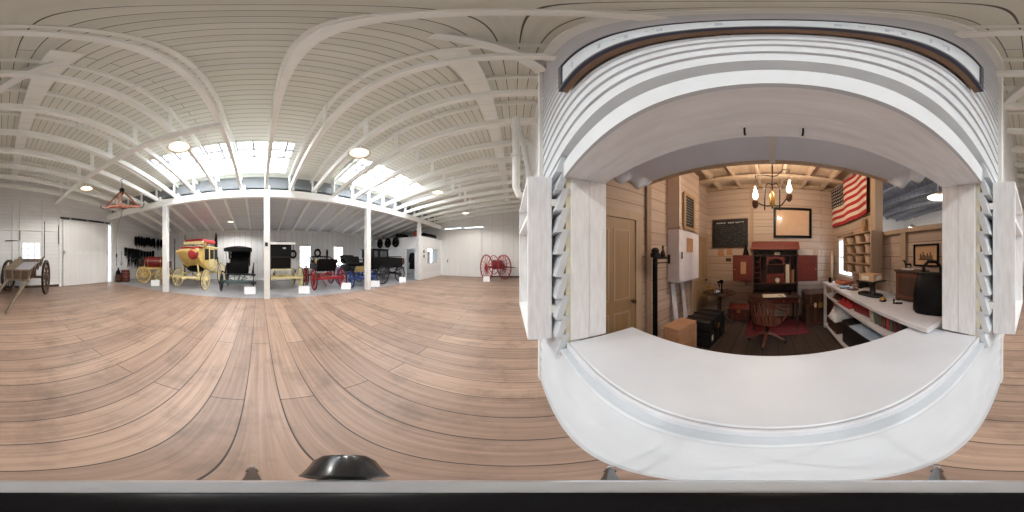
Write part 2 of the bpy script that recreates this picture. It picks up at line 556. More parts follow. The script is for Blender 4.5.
struct(MB().bar((.3, 1.62, 5.1), (-.4, .8, 5.62), .13, .24).build('trim_3', M['white']), 'white diagonal brace over the right side of the booth wall', 'brace')
struct(MB().bar((.36, -2.55, 5.05), (-.5, -1.55, 5.6), .13, .24).build('trim_4', M['white']), 'white diagonal brace over the left side of the booth wall', 'brace')
tag(MB().tube([(-1.6, -7.9, zu(-1.6) - .19), (-1.6, 12, zu(-1.6) - .19)], .017).build('conduit_pipe', M['white']), 'thin white conduit running the length of the roof', 'pipe')

# ------------------------------------------------------------------ the ticket booth's front: clapboards round the opening
OY, OYR, OZ0, OZ1 = 1.0, 1.09, .99, 2.15
b = MB()
def clap(b, z0, y0, y1, e=.145, deep=True):
    xb, xt, t = (XF - .045, XF + .005, .045) if deep else (XF - .016, XF, .06)
    b.hexa([(xb, y0, z0), (xb + t, y0, z0), (xb + t, y1, z0), (xb, y1, z0), (xt, y0, z0 + e + .02), (xt + t, y0, z0 + e + .02), (xt + t, y1, z0 + e + .02), (xt, y1, z0 + e + .02)])
z = .16
while z < 5.7:
    if z + .1 < OZ0 - .05:
        clap(b, z, BY0 + .02, BY1 - .02)
    elif z < OZ1 + .1:
        clap(b, z, BY0 + .02, -OYR); clap(b, z, OY, BY1 - .02)
    else:
        clap(b, z, BY0 + .02, BY1 - .02, deep=False)
    z += .145
wf = struct(b.build('wall_front', M['bluewhite'], angle=20), 'white clapboard front of the ticket booth', 'wall')
o = MB()
o.bb(.325, .42, BY0, -OYR - .01, 0, 6.1).bb(.325, .42, OY + .01, BY1, 0, 6.1).bb(.36, .42, -OYR - .01, OY + .01, 0, OZ0 - .07).bb(.36, .42, -OYR - .01, OY + .01, OZ1 + .01, 6.1)
o.build('backing', mat('cream_backing', srgb(214, 212, 190), .7), wf)
MB().bb(.262, XF + .05, BY0, BY1, 0, .17).build('base_board', M['bluewhite'], wf)
MB().bb(.275, XF + .05, BY0, BY1, .17, .2).build('base_cap', M['bluewhite'], wf)
MB().bb(XF + .006, XF + .024, -OYR - .12, OY + .12, OZ1 - .003, OZ1 + .12).build('head_casing', M['bluewhite'], wf)
for s, y in ((1, BY1), (-1, BY0)):
    MB().bb(.25, .45, y - .05, y + .06, 0, 5.75).build('corner_board', M['white'], wf)
MB().bb(.22, .36, BY0 - .05, BY1 + .05, 5.2, 5.42).build('wall_plate', M['white'], wf)
# jambs and head of the opening
o = MB().bb(.36, .49, OY, OY + .12, OZ0, OZ1).build('trim_5', M['jamb'], bevel=.006); struct(o, 'worn white jamb of the ticket window beside the office door', 'window jamb')
MB().bb(.492, .63, OY + .004, OY + .12, OZ0, OZ1 + .02).build('inner_jamb', M['jamb'], o, bevel=.006)
o = MB().bb(.36, .49, -OYR - .12, -OYR, OZ0, OZ1).build('trim_6', M['jamb'], bevel=.006); struct(o, 'worn white jamb of the ticket window beside the black bag', 'window jamb')
MB().bb(.492, .63, -OYR - .12, -OYR - .004, OZ0, OZ1 + .02).build('inner_jamb', M['jamb'], o, bevel=.006)
o = MB().bb(.325, .46, -OYR - .1, OY + .1, OZ1 + .002, OZ1 + .14).build('trim_7', M['header']); struct(o, 'grey-white head boards over the ticket window', 'lintel')
MB().bb(.463, .62, -OYR - .1, OY + .1, OZ1 + .008, OZ1 + .16).build('head_board', M['header'], o, bevel=.006)
# counter
t = thing('ticket_counter', 'wide smooth white counter board projecting into the ticket office', 'counter', (0, 0, 0))
MB().bb(.345, .87, -OYR + .004, OY - .004, OZ0 - .04, OZ0).build('counter_top', M['counter'], t, bevel=.008)
MB().bb(.325, .343, -OYR + .004, OY - .004, OZ0 - .05, OZ0 - .002).build('front_lip', M['counter'], t, bevel=.006)
MB().bb(.28, .358, -OYR + .004, OY - .004, OZ0 - .08, OZ0 - .052).build('nosing', M['bluewhite'], t, bevel=.01)

# ------------------------------------------------------------------ office shell
wo = wall_boxes('wall_office_left', M['tanwood'], [(.5, XO + .1, BY1, BY1 + .08, 0, 4.2)], 'tan board side wall of the office with the door')
wk = wall_boxes('wall_office_back', M['tanwood_y'], [(XO, XO + .08, BY0 - .08, BY1 + .08, 0, 4.2)], 'pale board back wall of the office behind the desk')
MB().bb(XO - .035, XO, .44, .53, 1.75, 3.55).build('batten', M['tantrim'], wk)
MB().bb(XO - .1, XO, BY0, BY1, 3.42, 3.5).build('shelf_rail', M['tantrim'], wk)
ox = 2.25   # post between the full wall and the half wall
WX0, WX1 = 3.02, 3.75
wor = wall_boxes('wall_office_right', M['tanwood'], [
    (ox, WX0, BY0 - .08, BY0, 0, 4.2), (WX1, XO, BY0 - .08, BY0, 0, 4.2), (WX0, WX1, BY0 - .08, BY0, 0, 1.12), (WX0, WX1, BY0 - .08, BY0, 2.02, 4.2),
    (.42, ox, BY0 - .08, BY0, 0, 1.92)], 'tan board side wall of the office, low towards the ticket window')
MB().bb(.42, ox, BY0 - .12, BY0 + .05, 1.92, 1.98).build('cap_rail', M['tantrim'], wor)
MB().bb(ox - .1, ox + .04, BY0 - .1, BY0 + .06, 0, 4.2).build('wall_post', M['tantrim'], wor)
MB().bb(1.5, 1.6, BY0 - .02, BY0 + .04, 0, 1.92).build('stud', M['tantrim'], wor)
MB().bb(ox + .04, WX0 - .02, BY0, BY0 + .012, 2.4, 3.6).build('brown_panel', mat('brown_panel', srgb(96, 66, 50), .6), wor)
b = MB().bb(1.0, XO, BY0, BY1, 3.56, 3.62)
o = struct(b.build('ceiling', M['oceil']), 'tan board ceiling over the back of the office', 'ceiling')
for i, y in enumerate((-1.3, -.78, -.26, .26, .78, 1.3)):
    MB().bb(1.8, XO - .001, y - .03, y + .03, 3.42, 3.56).build('ceiling_joist', M['oceil'], o)
MB().bb(3.3, 3.42, BY0, BY1, 3.36, 3.42).build('ceiling_beam', M['oceil'], o)
# canvas ceiling next to the window, its side edges hanging in small waves
def cv(u, v):
    x = .63 + (1.74 - .63) * v
    y = BY0 + .01 + (BY1 - BY0 - .02) * u
    e = max(0, abs(u - .5) * 2 - .9) * 10
    return (x, y, 2.75 - e * (.10 + .05 * math.sin(v * 24)))
o = struct(MB().sheet(cv, 60, 24).build('ceiling', M['canvas'], solid=.006), 'smooth pale canvas ceiling behind the window head', 'ceiling')
wall_boxes('wall_office_front', M['canvas'], [(.55, .62, BY0, BY1, OZ1 + .17, 4.2)], 'plain inner face above the ticket window')
MB().bb(1.72, 1.8, BY0, BY1, 2.74, 3.56).build('end_board', M['oceil'], o)
wall_boxes('wall_office_jamb', M['tanwood'], [(.52, .62, OY + .125, BY1, 0, 4.2), (.52, .62, BY0, -OYR - .125, 0, 1.9)], 'boards beside the ticket window inside the office')

# bay behind the half wall
wall_boxes('wall_bay_end', M['shiplap'], [(7.5, 7.65, YL, BY0, 0, 5)], 'far wall of the bay behind the half wall')
wall_boxes('wall_bay_side', M['greyroof'], [(XO + .1, 7.5, BY0 - .1, BY0, 0, 5)], 'side wall of the bay behind the half wall')
za = lambda x: 4.7 - (x - .4) * .1
b = MB(); slab(b, .5, 7.6, YL - .1, BY0 - .02, za)
struct(b.build('ceiling', M['greyroof']), 'grey board roof underside beyond the half wall', 'ceiling')
for i in range(7):
    y = -2.15 - .85 * i
    o = MB(); o.hexa([(.5, y - .04, za(.5) - .16), (7.5, y - .04, za(7.5) - .16), (7.5, y + .04, za(7.5) - .16), (.5, y + .04, za(.5) - .16), (.5, y - .04, za(.5)), (7.5, y - .04, za(7.5)), (7.5, y + .04, za(7.5)), (.5, y + .04, za(.5))])
    tag(o.build('beam', M['greyroof']), 'grey rafter beyond the half wall, %s from the office' % ORD[i], 'rafter', 'grey rafters beyond the half wall', 'structure')
    if i < 4:
        o = MB().bb(.5, 7.5, y + .3, y + .36, 3.35, 3.45).build('beam', M['greyroof'])
        tag(o, 'thin grey tie beyond the half wall, %s from the office' % ORD[i], 'beam', 'grey ties beyond the half wall', 'structure')

# corner office partition by the right end wall
PY = 9.12
wp = wall_boxes('wall_partition_side', M['partition'], [(-6.45, -5.9, PY, PY + .1, 0, 2.87), (XB, -7.2, PY, PY + .1, 0, 2.87), (-7.2, -6.45, PY, PY + .1, 2.1, 2.87)], 'white partition with a doorway behind the black coach')
wall_boxes('wall_partition_front', M['shiplap'], [(-6.0, -5.9, PY + .1, 9.85, 0, 2.87), (-6.0, -5.9, 11.55, YR, 0, 2.87), (-6.0, -5.9, 9.85, 11.55, 0, 1.02), (-6.0, -5.9, 9.85, 11.55, 2.17, 2.87)], 'white partition with a window beside the large sliding door')
struct(MB().bb(XB, -5.88, PY - .02, YR, 2.87, 2.93).build('ceiling', M['partition']), 'flat lid of the corner office with stored goods on it', 'ceiling')
window(7, 0, -5.95, 9.85, 11.55, 1.02, 2.17, 2, 1, glass('clear_pane', (.96, .98, 1.)), 'wide window of the white corner office')

window(9, 1, YR - .02, -7.75, -6.7, 1.0, 2.25, 2, 2, M['winpane'], 'daylit window on the far side of the corner office')
struct(MB().bb(-5.58, -5.54, YR - .012, YR - .004, .05, 3.66).build('daylight_slit_2', M['winpane']), 'bright slit of daylight beside the large sliding door', 'gap')  # glowing strip painted as daylight at the door's edge
struct(MB().bb(-5.5, -2.4, YR - .07, YR - .06, 3.79, 3.82).build('daylight_slit_3', M['winpane']), 'bright slit of daylight above the large sliding door', 'gap')  # same daylight glow put along the door's head
# ------------------------------------------------------------------ things in the hall
M['yellow'] = mat('yellow_coach_paint', srgb(226, 192, 112), .4, var=.12, scale=6)
M['cream'] = mat('cream_coach_paint', srgb(236, 218, 158), .4, var=.1, scale=6)
M['red'] = mat('red_wheel_paint', srgb(150, 22, 30), .38, var=.2, scale=8)
M['maroon'] = mat('maroon_paint', srgb(112, 20, 24), .4, var=.2, scale=8)
M['redcloth'] = mat('red_cloth', srgb(158, 30, 32), .8, var=.2, scale=20, bump=.2)
M['blue'] = mat('blue_wheel_paint', srgb(52, 74, 140), .4, var=.2, scale=8)
M['greengear'] = mat('grey_green_gear', srgb(74, 96, 92), .4, var=.2, scale=8)
M['darkgear'] = mat('dark_gear', srgb(44, 46, 52), .4, var=.3, scale=8)
M['greywood'] = mat('weathered_wood', srgb(108, 92, 74), .75, var=.3, scale=7, bump=.25, stretch=(.6, 6, 6))
M['bedwood_daylit'] = mat('worn_bed_boards_daylit', srgb(150, 148, 152), .6, var=.18, scale=7, bump=.15, stretch=(.6, 6, 6))  # pale bluish tone paints the window's light on the cart bed
M['cartwood'] = mat('brown_cart_wood', srgb(72, 52, 38), .7, var=.35, scale=9, bump=.25, stretch=(4, 4, 1))
M['rust'] = mat('rusty_red_iron', srgb(158, 92, 66), .6, .2, var=.3, scale=12)
M['placard'] = mat('placard_card', srgb(238, 238, 240), .6, var=.03)
M['shade_out'] = mat('enamel_outside', srgb(196, 186, 168), .35, var=.06)
M['shade_in'] = glow('lamp_glow', (1., .84, .62), .95)
M['bulb'] = glow('lamp_bulb', (1., .93, .8), 6.)
M['rope'] = mat('rope', srgb(120, 108, 92), .9, var=.2, scale=40)
M['fabricbrown'] = mat('tan_cushion', srgb(170, 150, 92), .7, var=.15)

def wheel(root, c, Rw, n, m, axis=(0, 1, 0), tire=None, w=.045, hub=.08, fel=.055):
    c = Vector(c)
    a, s, u = basis(axis)
    o = MB().ring(c, axis, Rw - .012, w, fel, 32)
    for k in range(n):
        e = s * math.cos(2 * PI * k / n + .1) + u * math.sin(2 * PI * k / n + .1)
        o.cyl(c + e * hub * .8, c + e * (Rw - .04), .024, .019, 6)
    o = o.build('wheel', m, root)
    MB().ring(c, axis, Rw, w * .9, .014, 32).build('tire', tire or M['iron'], o)
    MB().lathe([(.02, -.13), (hub * .7, -.12), (hub, -.05), (hub, .05), (hub * .7, .12), (.02, .13)], c, 14, axis).build('hub', m, o)
    return o

def arc(x0, z0, x1, z1, sag, y, n=8):
    return [(x0 + (x1 - x0) * k / n, y, z0 + (z1 - z0) * k / n + sag * math.sin(PI * k / n)) for k in range(n + 1)]

def spring(root, x, y, z, L, h, m, along=0):
    o = MB()
    for s in (1, -1):
        p = [(x - L / 2 + L * k / 10, y, z + s * h * math.sin(PI * k / 10)) for k in range(11)]
        if along: p = [(x, y + (q[0] - x), q[2]) for q in p]
        o.tube(p, .02, 6)
    return o.build('spring', m, root)

def gear(root, xf, xr, tr, Rf, Rr, m, nf=12, nr=14, m2=None, springs=True, tire=None):
    for y in (-tr / 2, tr / 2):
        wheel(root, (xf, y, Rf), Rf, nf, m, tire=tire)
        wheel(root, (xr, y, Rr), Rr, nr, m, tire=tire)
    m2 = m2 or m
    MB().cyl((xf, -tr / 2, Rf), (xf, tr / 2, Rf), .035).bar((xf, -tr / 2 + .12, Rf + .05), (xf, tr / 2 - .12, Rf + .05), .07, .08).build('axle', m2, root)
    MB().cyl((xr, -tr / 2, Rr), (xr, tr / 2, Rr), .035).bar((xr, -tr / 2 + .12, Rr + .05), (xr, tr / 2 - .12, Rr + .05), .07, .08).build('axle', m2, root)
    MB().bar((xr, 0, Rr), (xf, 0, Rf + .02), .07, .06).bar((xr, -.3, Rr + .03), (xf, -.12, Rf + .03), .04, .04).bar((xr, .3, Rr + .03), (xf, .12, Rf + .03), .04, .04).build('reach', m2, root)
    if springs:
        spring(root, xf, 0, Rf + .2, .9, .11, m2, 1)
        spring(root, xr, -.4, Rr + .17, .8, .1, m2)
        spring(root, xr, .4, Rr + .17, .8, .1, m2)

def cushion(root, c, s, m, name='seat'):
    return MB().box(c, s).build(name, m, root, bevel=min(s) * .35)

# ---- yellow stagecoach
t = thing('stagecoach', 'yellow stagecoach with cream wheels and red seat cloth', 'stagecoach', (-8.45, -3.12, -.02), R(-8))
gear(t, 1.08, -1.0, 1.6, .50, .62, M['cream'], m2=M['cream'], springs=False)
prof = [(-.80, 1.12), (-.6, .95), (-.3, .87), (.3, .87), (.6, .95), (.80, 1.12), (.90, 1.5), (.86, 2.06), (-.86, 2.06), (-.90, 1.5)]
rings = []
for y, k in ((-.62, .93), (-.58, .985), (-.3, 1), (.3, 1), (.58, .985), (.62, .93)):
    rings.append([(x * k, y, 1.5 + (z - 1.5) * k) for x, z in prof])
body = MB().loft(rings).build('body', M['yellow'], t, bevel=.01)
for s in (-1, 1):
    y = s * .63
    d = MB().bb(-.3, .3, y - .012, y + .012, 1.0, 2.0).build('door', M['cream'], t, bevel=.005)
    MB().bb(-.24, .24, y + s * .013 - .004, y + s * .013 + .004, 1.46, 1.96).build('window', M['black'], d)
    MB().ball((.2, y + s * .03, 1.42), .02, 8, 6).build('handle', M['brass'], d)
    for x in (-.58, .58):
        MB().bb(x - .22, x + .22, y - .014, y + .014, 1.42, 1.99).build('side_window', M['black'], t, bevel=.03)
    MB().tube(arc(-.84, 1.25, .84, 1.25, -.36, s * .628, 14), .018, 6).build('moulding', M['cream'], t)
MB().bb(-.95, .98, -.66, .66, 2.06, 2.12).build('roof', M['cream'], t, bevel=.02)
rl = MB()
for s in (-1, 1):
    rl.tube([(-.9, s * .6, 2.24), (.85, s * .6, 2.24)], .014, 6)
    for x in (-.9, -.45, 0, .45, .85): rl.cyl((x, s * .6, 2.12), (x, s * .6, 2.24), .01, n=6)
rl.tube([(-.9, -.6, 2.24), (-.9, .6, 2.24)], .014, 6)
rl.build('roof_rail', M['iron'], t)
MB().prism([(.86, 1.25), (1.05, 1.3), (1.62, 1.84), (1.62, 1.92), (.86, 1.92)], (0, -.56, 0), (1, 0, 0), (0, 0, 1), (0, 1.12, 0)).build('front_boot', M['yellow'], t, bevel=.012)
MB().bb(.88, 1.28, -.56, .56, 1.93, 1.98).build('driver_seat', M['cream'], t)
cushion(t, (1.06, 0, 2.03), (.4, 1.1, .1), M['redcloth'], 'seat_cushion')
MB().bb(.83, .9, -.58, .58, 2.2, 2.36).build('seat_back', M['cream'], t, bevel=.02)
for y in (-.5, 0, .5): MB().cyl((.865, y, 1.98), (.865, y, 2.22), .018, n=8).build('seat_post', M['iron'], t)
MB().bb(-.75, .84, -.54, .54, 2.3, 2.49).build('roof_seat', M['redcloth'], t, bevel=.06)
MB().ball((.55, 0, .98), (.5, .5, .2), 16, 8).build('under_boot', M['blackleather'], t)
MB().ball((1.42, .34, 1.72), (.27, .25, .27), 18, 10).build('folded_apron', M['redcloth'], t)
MB().prism([(-.84, 1.05), (-.84, 1.75), (-1.25, 1.55), (-1.35, 1.1)], (0, -.5, 0), (1, 0, 0), (0, 0, 1), (0, 1.0, 0)).build('rear_boot', M['blackleather'], t, bevel=.03)
fr = MB()
for s in (-1, 1):
    fr.bar((-1.2, s * .45, .78), (1.25, s * .45, .72), .07, .08)
    fr.bar((1.08, s * .45, .6), (1.2, s * .45, 1.25), .05, .05).bar((-1.0, s * .45, .7), (-1.1, s * .45, 1.2), .05, .05)
fr.build('undercarriage', M['cream'], t)
th = MB()
for s in (-1, 1):
    th.tube(arc(-1.1, 1.2, 1.2, 1.22, -.34, s * .45, 12), .03, 6)
th.build('thoroughbrace', M['blackleather'], t)
MB().bar((1.5, -1.35, .62), (1.5, .85, .64), .05, .07).bar((1.1, -.2, .6), (1.5, -.25, .63), .05, .05).bar((1.1, .2, .6), (1.5, .25, .63), .05, .05).build('splinter_bar', M['cream'], t)
MB().bar((1.45, 0, .58), (1.85, .02, .56), .08, .08).build('pole', M['cream'], t)
MB().lathe([(.03, 0), (.07, .04), (.07, .2), (.04, .26)], (.9, .7, 2.02), 10).build('lamp', M['brass'], t)

# ---- red fire wagon with yellow wheels (behind the first post)
t = thing('water_wagon', 'small dark red drum wagon with yellow spoked wheels', 'wagon', (-8.25, -6.1, -.02), R(112))
gear(t, .62, -.55, 1.3, .46, .5, M['yellow'], m2=M['yellow'])
MB().bb(-.95, 1.0, -.48, .48, .82, .92).build('platform', M['yellow'], t, bevel=.01)
MB().lathe([(.06, -.62), (.3, -.62), (.34, -.58), (.34, .58), (.3, .62), (.06, .62)], (0, 0, 1.24), 22, (1, 0, 0)).build('drum', M['maroon'], t)
for x in (-.4, .4): MB().ring((x, 0, 1.24), (1, 0, 0), .352, .05, .02).build('drum_band', M['brass'], t)
MB().bb(.7, .98, -.45, .45, .92, 1.32).build('toolbox', M['maroon'], t, bevel=.015)
MB().torus((-.85, 0, 1.15), (1, 0, 0), .22, .05).torus((-.95, 0, 1.15), (1, 0, 0), .22, .05).build('hose_coil', M['darkwood'], t)

# ---- black surrey
def canopy(t, x0, x1, hw, z, m, fr=None, drop=.09):
    b = MB()
    def f(u, v):
        return (x0 + (x1 - x0) * u, -hw + 2 * hw * v, z + .09 * math.sin(PI * v) + .03 * math.sin(PI * u))
    b.sheet(f, 8, 8)
    o = b.build('canopy', m, t, solid=.02)
    b = MB()
    for s in (-1, 1):
        b.bb(x0, x1, s * hw - .01, s * hw + .01, z - drop, z + .012)
    b.bb(x0 - .01, x0 + .01, -hw, hw, z - drop, z + .012).bb(x1 - .01, x1 + .01, -hw, hw, z - drop, z + .012)
    b.build('fringe', fr or m, o)
    return o
t = thing('surrey', 'black canopied surrey with folded leather and grey wheels', 'carriage', (-8.15, -1.0, -.02), R(2))
gear(t, .9, -.75, 1.44, .41, .58, M['darkgear'], m2=M['greengear'])
MB().prism([(-1.0, .8), (.55, .8), (.75, .92), (.75, 1.02), (-1.0, 1.05)], (0, -.48, 0), (1, 0, 0), (0, 0, 1), (0, .96, 0)).build('body', M['black'], t, bevel=.02)
MB().hexa([(.72, -.5, .82), (.78, -.5, .82), (.78, .5, .82), (.72, .5, .82), (.92, -.5, 1.32), (.96, -.5, 1.32), (.96, .5, 1.32), (.92, .5, 1.32)]).build('dashboard', M['blackleather'], t, bevel=.01)
for x in (.1, -.7):
    cushion(t, (x, 0, 1.13), (.5, .95, .16), M['blackleather'], 'seat')
    MB().hexa([(x - .26, -.48, 1.1), (x - .18, -.48, 1.1), (x - .18, .48, 1.1), (x - .26, .48, 1.1), (x - .36, -.48, 1.55), (x - .28, -.48, 1.55), (x - .28, .48, 1.55), (x - .36, .48, 1.55)]).build('backrest', M['blackleather'], t, bevel=.03)
canopy(t, -1.15, .75, .64, 1.98, M['blackleather'], drop=.14)
for x in (.62, -.25, -1.08):
    for s in (-1, 1):
        MB().cyl((x - (.0 if x < 0 else .1), s * .47, 1.0), (x, s * .6, 1.98), .014, n=8).build('canopy_post', M['iron'], t)
MB().bb(-1.1, -1.08, -.55, .55, 1.05, 1.95).build('rear_curtain', M['blackleather'], t)
MB().bb(-1.05, -.3, -.585, -.57, 1.45, 1.92).build('side_curtain', M['blackleather'], t)
for s in (-1, 1):
    MB().tube([(.95, s * .72, .86), (.7, s * .72, .92), (.3, s * .66, .78), (-.3, s * .72, 1.1), (-1.0, s * .72, 1.22)], .03, 6).build('fender', M['blackleather'], t)
MB().bar((1.05, -.72, .52), (1.05, .72, .52), .05, .06).build('splinter_bar', M['greengear'], t)
MB().tube([(.6, .52, .8), (.62, .6, .6), (.45, .62, .6)], .012, 6).build('step', M['iron'], t)

# ---- closed carriage with a white-edged roof on yellow gear (seen from behind)
t = thing('rockaway_carriage', 'tall black carriage with white-edged roof on pale yellow gear', 'carriage', (-8.35, 1.22, -.02), R(181))
gear(t, .8, -.75, 1.5, .47, .56, M['cream'], m2=M['cream'])
MB().prism([(-.72, .98), (.8, .98), (.95, 1.1), (.95, 1.5), (.6, 1.55), (-.78, 1.55)], (0, -.28, 0), (1, 0, 0), (0, 0, 1), (0, .96, 0)).build('body', M['black'], t, bevel=.02)
MB().bb(-.8, .35, -.29, .69, 1.55, 2.2).build('cabin', M['black'], t, bevel=.02)
MB().bb(-.812, -.8, -.02, .12, 1.96, 2.02).build('rear_light', mat('dim_window', srgb(200, 206, 210), .3), t)
MB().bb(-.815, -.79, -.29, .69, 1.56, 1.6).build('belt_moulding', M['iron'], t)
cv_ = MB().sheet(lambda u, v: (-.95 + 2.0 * u, -.42 + 1.24 * v, 2.24 + .05 * math.sin(PI * v)), 6, 8).build('roof', M['darkgear'], t, solid=.03)
b = MB()
for s in (-1, 1): b.bb(-.97, 1.07, .2 + s * .63 - .012, .2 + s * .63 + .012, 2.15, 2.26)
b.bb(-.98, -.95, -.44, .84, 2.15, 2.26).bb(1.05, 1.08, -.44, .84, 2.15, 2.26)
b.build('roof_edge', M['white'], cv_)
for s in (-1, 1):
    for x in (-.9, .98):
        MB().cyl((x, .2 + s * .56, 1.5), (x, .2 + s * .56, 2.2), .013, n=8).build('roof_post', M['iron'], t)
    MB().bb(-.3, .25, .2 + s * .494 - .006, .2 + s * .494 + .006, 1.65, 2.12).build('side_window', M['steel'], t)
    MB().tube(arc(-.85, 1.0, -.2, .78, -.2, s * .5, 8), .02, 6).build('spring_iron', M['black'], t)
cushion(t, (.72, .2, 1.62), (.4, .9, .14), M['blackleather'], 'seat')
MB().bb(-1.05, -.78, -.25, .65, .98, 1.02).build('rear_step', M['cream'], t)
MB().bar((-1.0, -.75, .62), (-1.0, 1.0, .62), .05, .07).build('cross_bar', M['cream'], t)

# ---- red-wheeled black buggy
t = thing('buggy', 'open black buggy on bright red wheels and gear', 'buggy', (-8.0, 3.28, -.02), R(-2))
gear(t, .82, -.62, 1.46, .51, .55, M['red'], m2=M['red'])
MB().prism([(-.95, .9), (.5, .88), (.62, 1.0), (.55, 1.2), (-.95, 1.22)], (0, -.46, 0), (1, 0, 0), (0, 0, 1), (0, .92, 0)).build('body', M['black'], t, bevel=.03)
MB().hexa([(.5, -.5, .86), (.56, -.5, .86), (.56, .5, .86), (.5, .5, .86), (.8, -.5, 1.48), (.84, -.5, 1.48), (.84, .5, 1.48), (.8, .5, 1.48)]).build('dashboard', M['blackleather'], t, bevel=.01)
for x in (.02, -.66):
    cushion(t, (x, 0, 1.32), (.46, .94, .16), M['blackleather'], 'seat')
    b = MB()
    b.tube([(x + .18, -.5, 1.44), (x - .2, -.5, 1.56), (x - .28, 0, 1.6), (x - .2, .5, 1.56), (x + .18, .5, 1.44)], .035, 8)
    for k in range(9):
        y = -.44 + .11 * k
        b.cyl((x - .22, y, 1.36), (x - .25, y, 1.57), .012, n=6)
    b.build('backrest', M['black'], t)
MB().bar((1.05, -.74, .62), (1.05, .74, .62), .05, .06).build('splinter_bar', M['red'], t)
for s in (-1, 1): MB().tube([(.75, s * .62, .62), (1.1, s * .5, .66), (1.5, s * .36, .3)], .022, 6).build('shaft_stub', M['red'], t)
for s in (-1, 1):
    MB().lathe([(.02, 0), (.055, .03), (.055, .15), (.02, .2)], (.6, s * .56, 1.25), 10).build('carriage_lamp', M['brass'], t)

# ---- blue-geared phaeton with black seats
t = thing('phaeton', 'black seated phaeton on blue wheels with tan cushion', 'buggy', (-7.62, 5.05, -.02), R(-4))
gear(t, .78, -.7, 1.36, .45, .56, M['blue'], m2=M['blue'])
MB().prism([(-.9, .82), (.3, .74), (.75, .8), (.8, .95), (.3, .98), (.2, 1.1), (-.9, 1.12)], (0, -.46, 0), (1, 0, 0), (0, 0, 1), (0, .92, 0)).build('body', M['black'], t, bevel=.02)
MB().hexa([(.74, -.46, .8), (.8, -.46, .8), (.8, .46, .8), (.74, .46, .8), (.95, -.46, 1.1), (.99, -.46, 1.1), (.99, .46, 1.1), (.95, .46, 1.1)]).build('dashboard', M['fabricbrown'], t, bevel=.01)
for x, z in ((.02, 1.18), (-.62, 1.26)):
    cushion(t, (x, 0, z), (.46, .92, .16), M['blackleather'], 'seat')
    MB().hexa([(x - .26, -.47, z), (x - .18, -.47, z), (x - .18, .47, z), (x - .26, .47, z), (x - .38, -.47, z + .42), (x - .3, -.47, z + .42), (x - .3, .47, z + .42), (x - .38, .47, z + .42)]).build('backrest', M['blackleather'], t, bevel=.04)
    for s in (-1, 1):
        MB().tube([(x + .2, s * .47, z + .05), (x + .16, s * .48, z + .2), (x - .26, s * .48, z + .24)], .03, 8).build('armrest', M['blackleather'], t)
b = MB()
for s in (-1, 1): b.bar((-.95, s * .3, .6), (1.25, s * .3, .56), .05, .07)
b.bar((1.05, -.7, .56), (1.05, .7, .56), .05, .06)
b.build('side_bar', M['blue'], t)
for s in (-1, 1):
    MB().tube(arc(.35, .78, 1.25, .7, .28, s * .68, 8), .025, 6).build('fender', M['blackleather'], t)

# ---- black coach beside the partition, standing lengthwise
t = thing('hearse_coach', 'black coach with glazed cab and long low body beside white partition', 'coach', (-7.38, 7.15, -.02), R(90))
gear(t, .72, -.78, 1.34, .47, .5, M['darkgear'], m2=M['black'])
MB().prism([(-1.35, .88), (1.1, .88), (1.2, 1.0), (1.2, 1.5), (-.2, 1.55), (-1.35, 1.5)], (0, -.5, 0), (1, 0, 0), (0, 0, 1), (0, 1.0, 0)).build('body', M['black'], t, bevel=.03)
cab = MB().bb(-1.4, -.15, -.52, .52, 1.5, 1.98).build('cab', M['black'], t, bevel=.03)
for s in (-1, 1):
    for a, c in ((-1.3, -1.02), (-.86, -.32)):
        MB().bb(a, c, s * .525 - .006, s * .525 + .006, 1.56, 1.9).build('side_window', mat('coach_glass', srgb(44, 50, 54), .15, var=.2), cab)
MB().bb(-1.45, -.08, -.56, .56, 1.98, 2.03).build('cab_roof', M['black'], t, bevel=.02)
MB().bb(-.12, 1.15, -.46, .46, 1.55, 1.6).build('lid', M['blackleather'], t, bevel=.02)
MB().prism([(1.15, .95), (1.5, 1.1), (1.52, 1.45), (1.15, 1.5)], (0, -.4, 0), (1, 0, 0), (0, 0, 1), (0, .8, 0)).build('toe_board', M['brownwood'], t, bevel=.01)
MB().bar((.9, 0, .55), (1.75, .05, .75), .06, .06).build('pole', M['black'], t)
for s in (-1, 1):
    MB().tube(arc(-1.2, .85, -.3, .85, .22, s * .66, 8), .03, 6).build('fender', M['blackleather'], t)
    MB().tube(arc(.3, .8, 1.15, .8, .2, s * .66, 8), .03, 6).build('fender', M['blackleather'], t)

# ---- red hose reel by the right wall
ax = Vector((.78, .62, 0)).normalized()
t = thing('hose_reel_cart', 'red two-wheeled hose reel cart with tall spoked wheels', 'hose cart', (-1.3, 10.7, 0), math.atan2(ax.y, ax.x) - PI / 2)
for y in (-.68, .68):
    wheel(t, (0, y, .85), .85, 16, M['red'], tire=M['maroon'], w=.05, hub=.1, fel=.06)
MB().cyl((0, -.78, .85), (0, .78, .85), .05).build('axle', M['maroon'], t)
dr = MB().cyl((.28, -.3, 1.04), (.28, .3, 1.04), .3, n=20)
dr = dr.build('reel_drum', M['maroon'], t)
for y in (-.3, .3):
    b = MB().ring((.28, y, 1.04), (0, 1, 0), .62, .03, .045, 28)
    for k in range(10):
        a = 2 * PI * k / 10
        b.cyl((.28, y, 1.04), (.28 + .58 * math.cos(a), y, 1.04 + .58 * math.sin(a)), .013, n=6)
    b.build('reel_rim', M['red'], dr)
b = MB()
for y in (-.36, .36): b.bar((-.5, y, .87), (.75, y, .92), .06, .08)
b.bar((-.5, -.4, .87), (-.5, .4, .87), .06, .08).bar((.75, -.4, .92), (.75, .4, .92), .06, .08)
b.build('frame', M['maroon'], t)
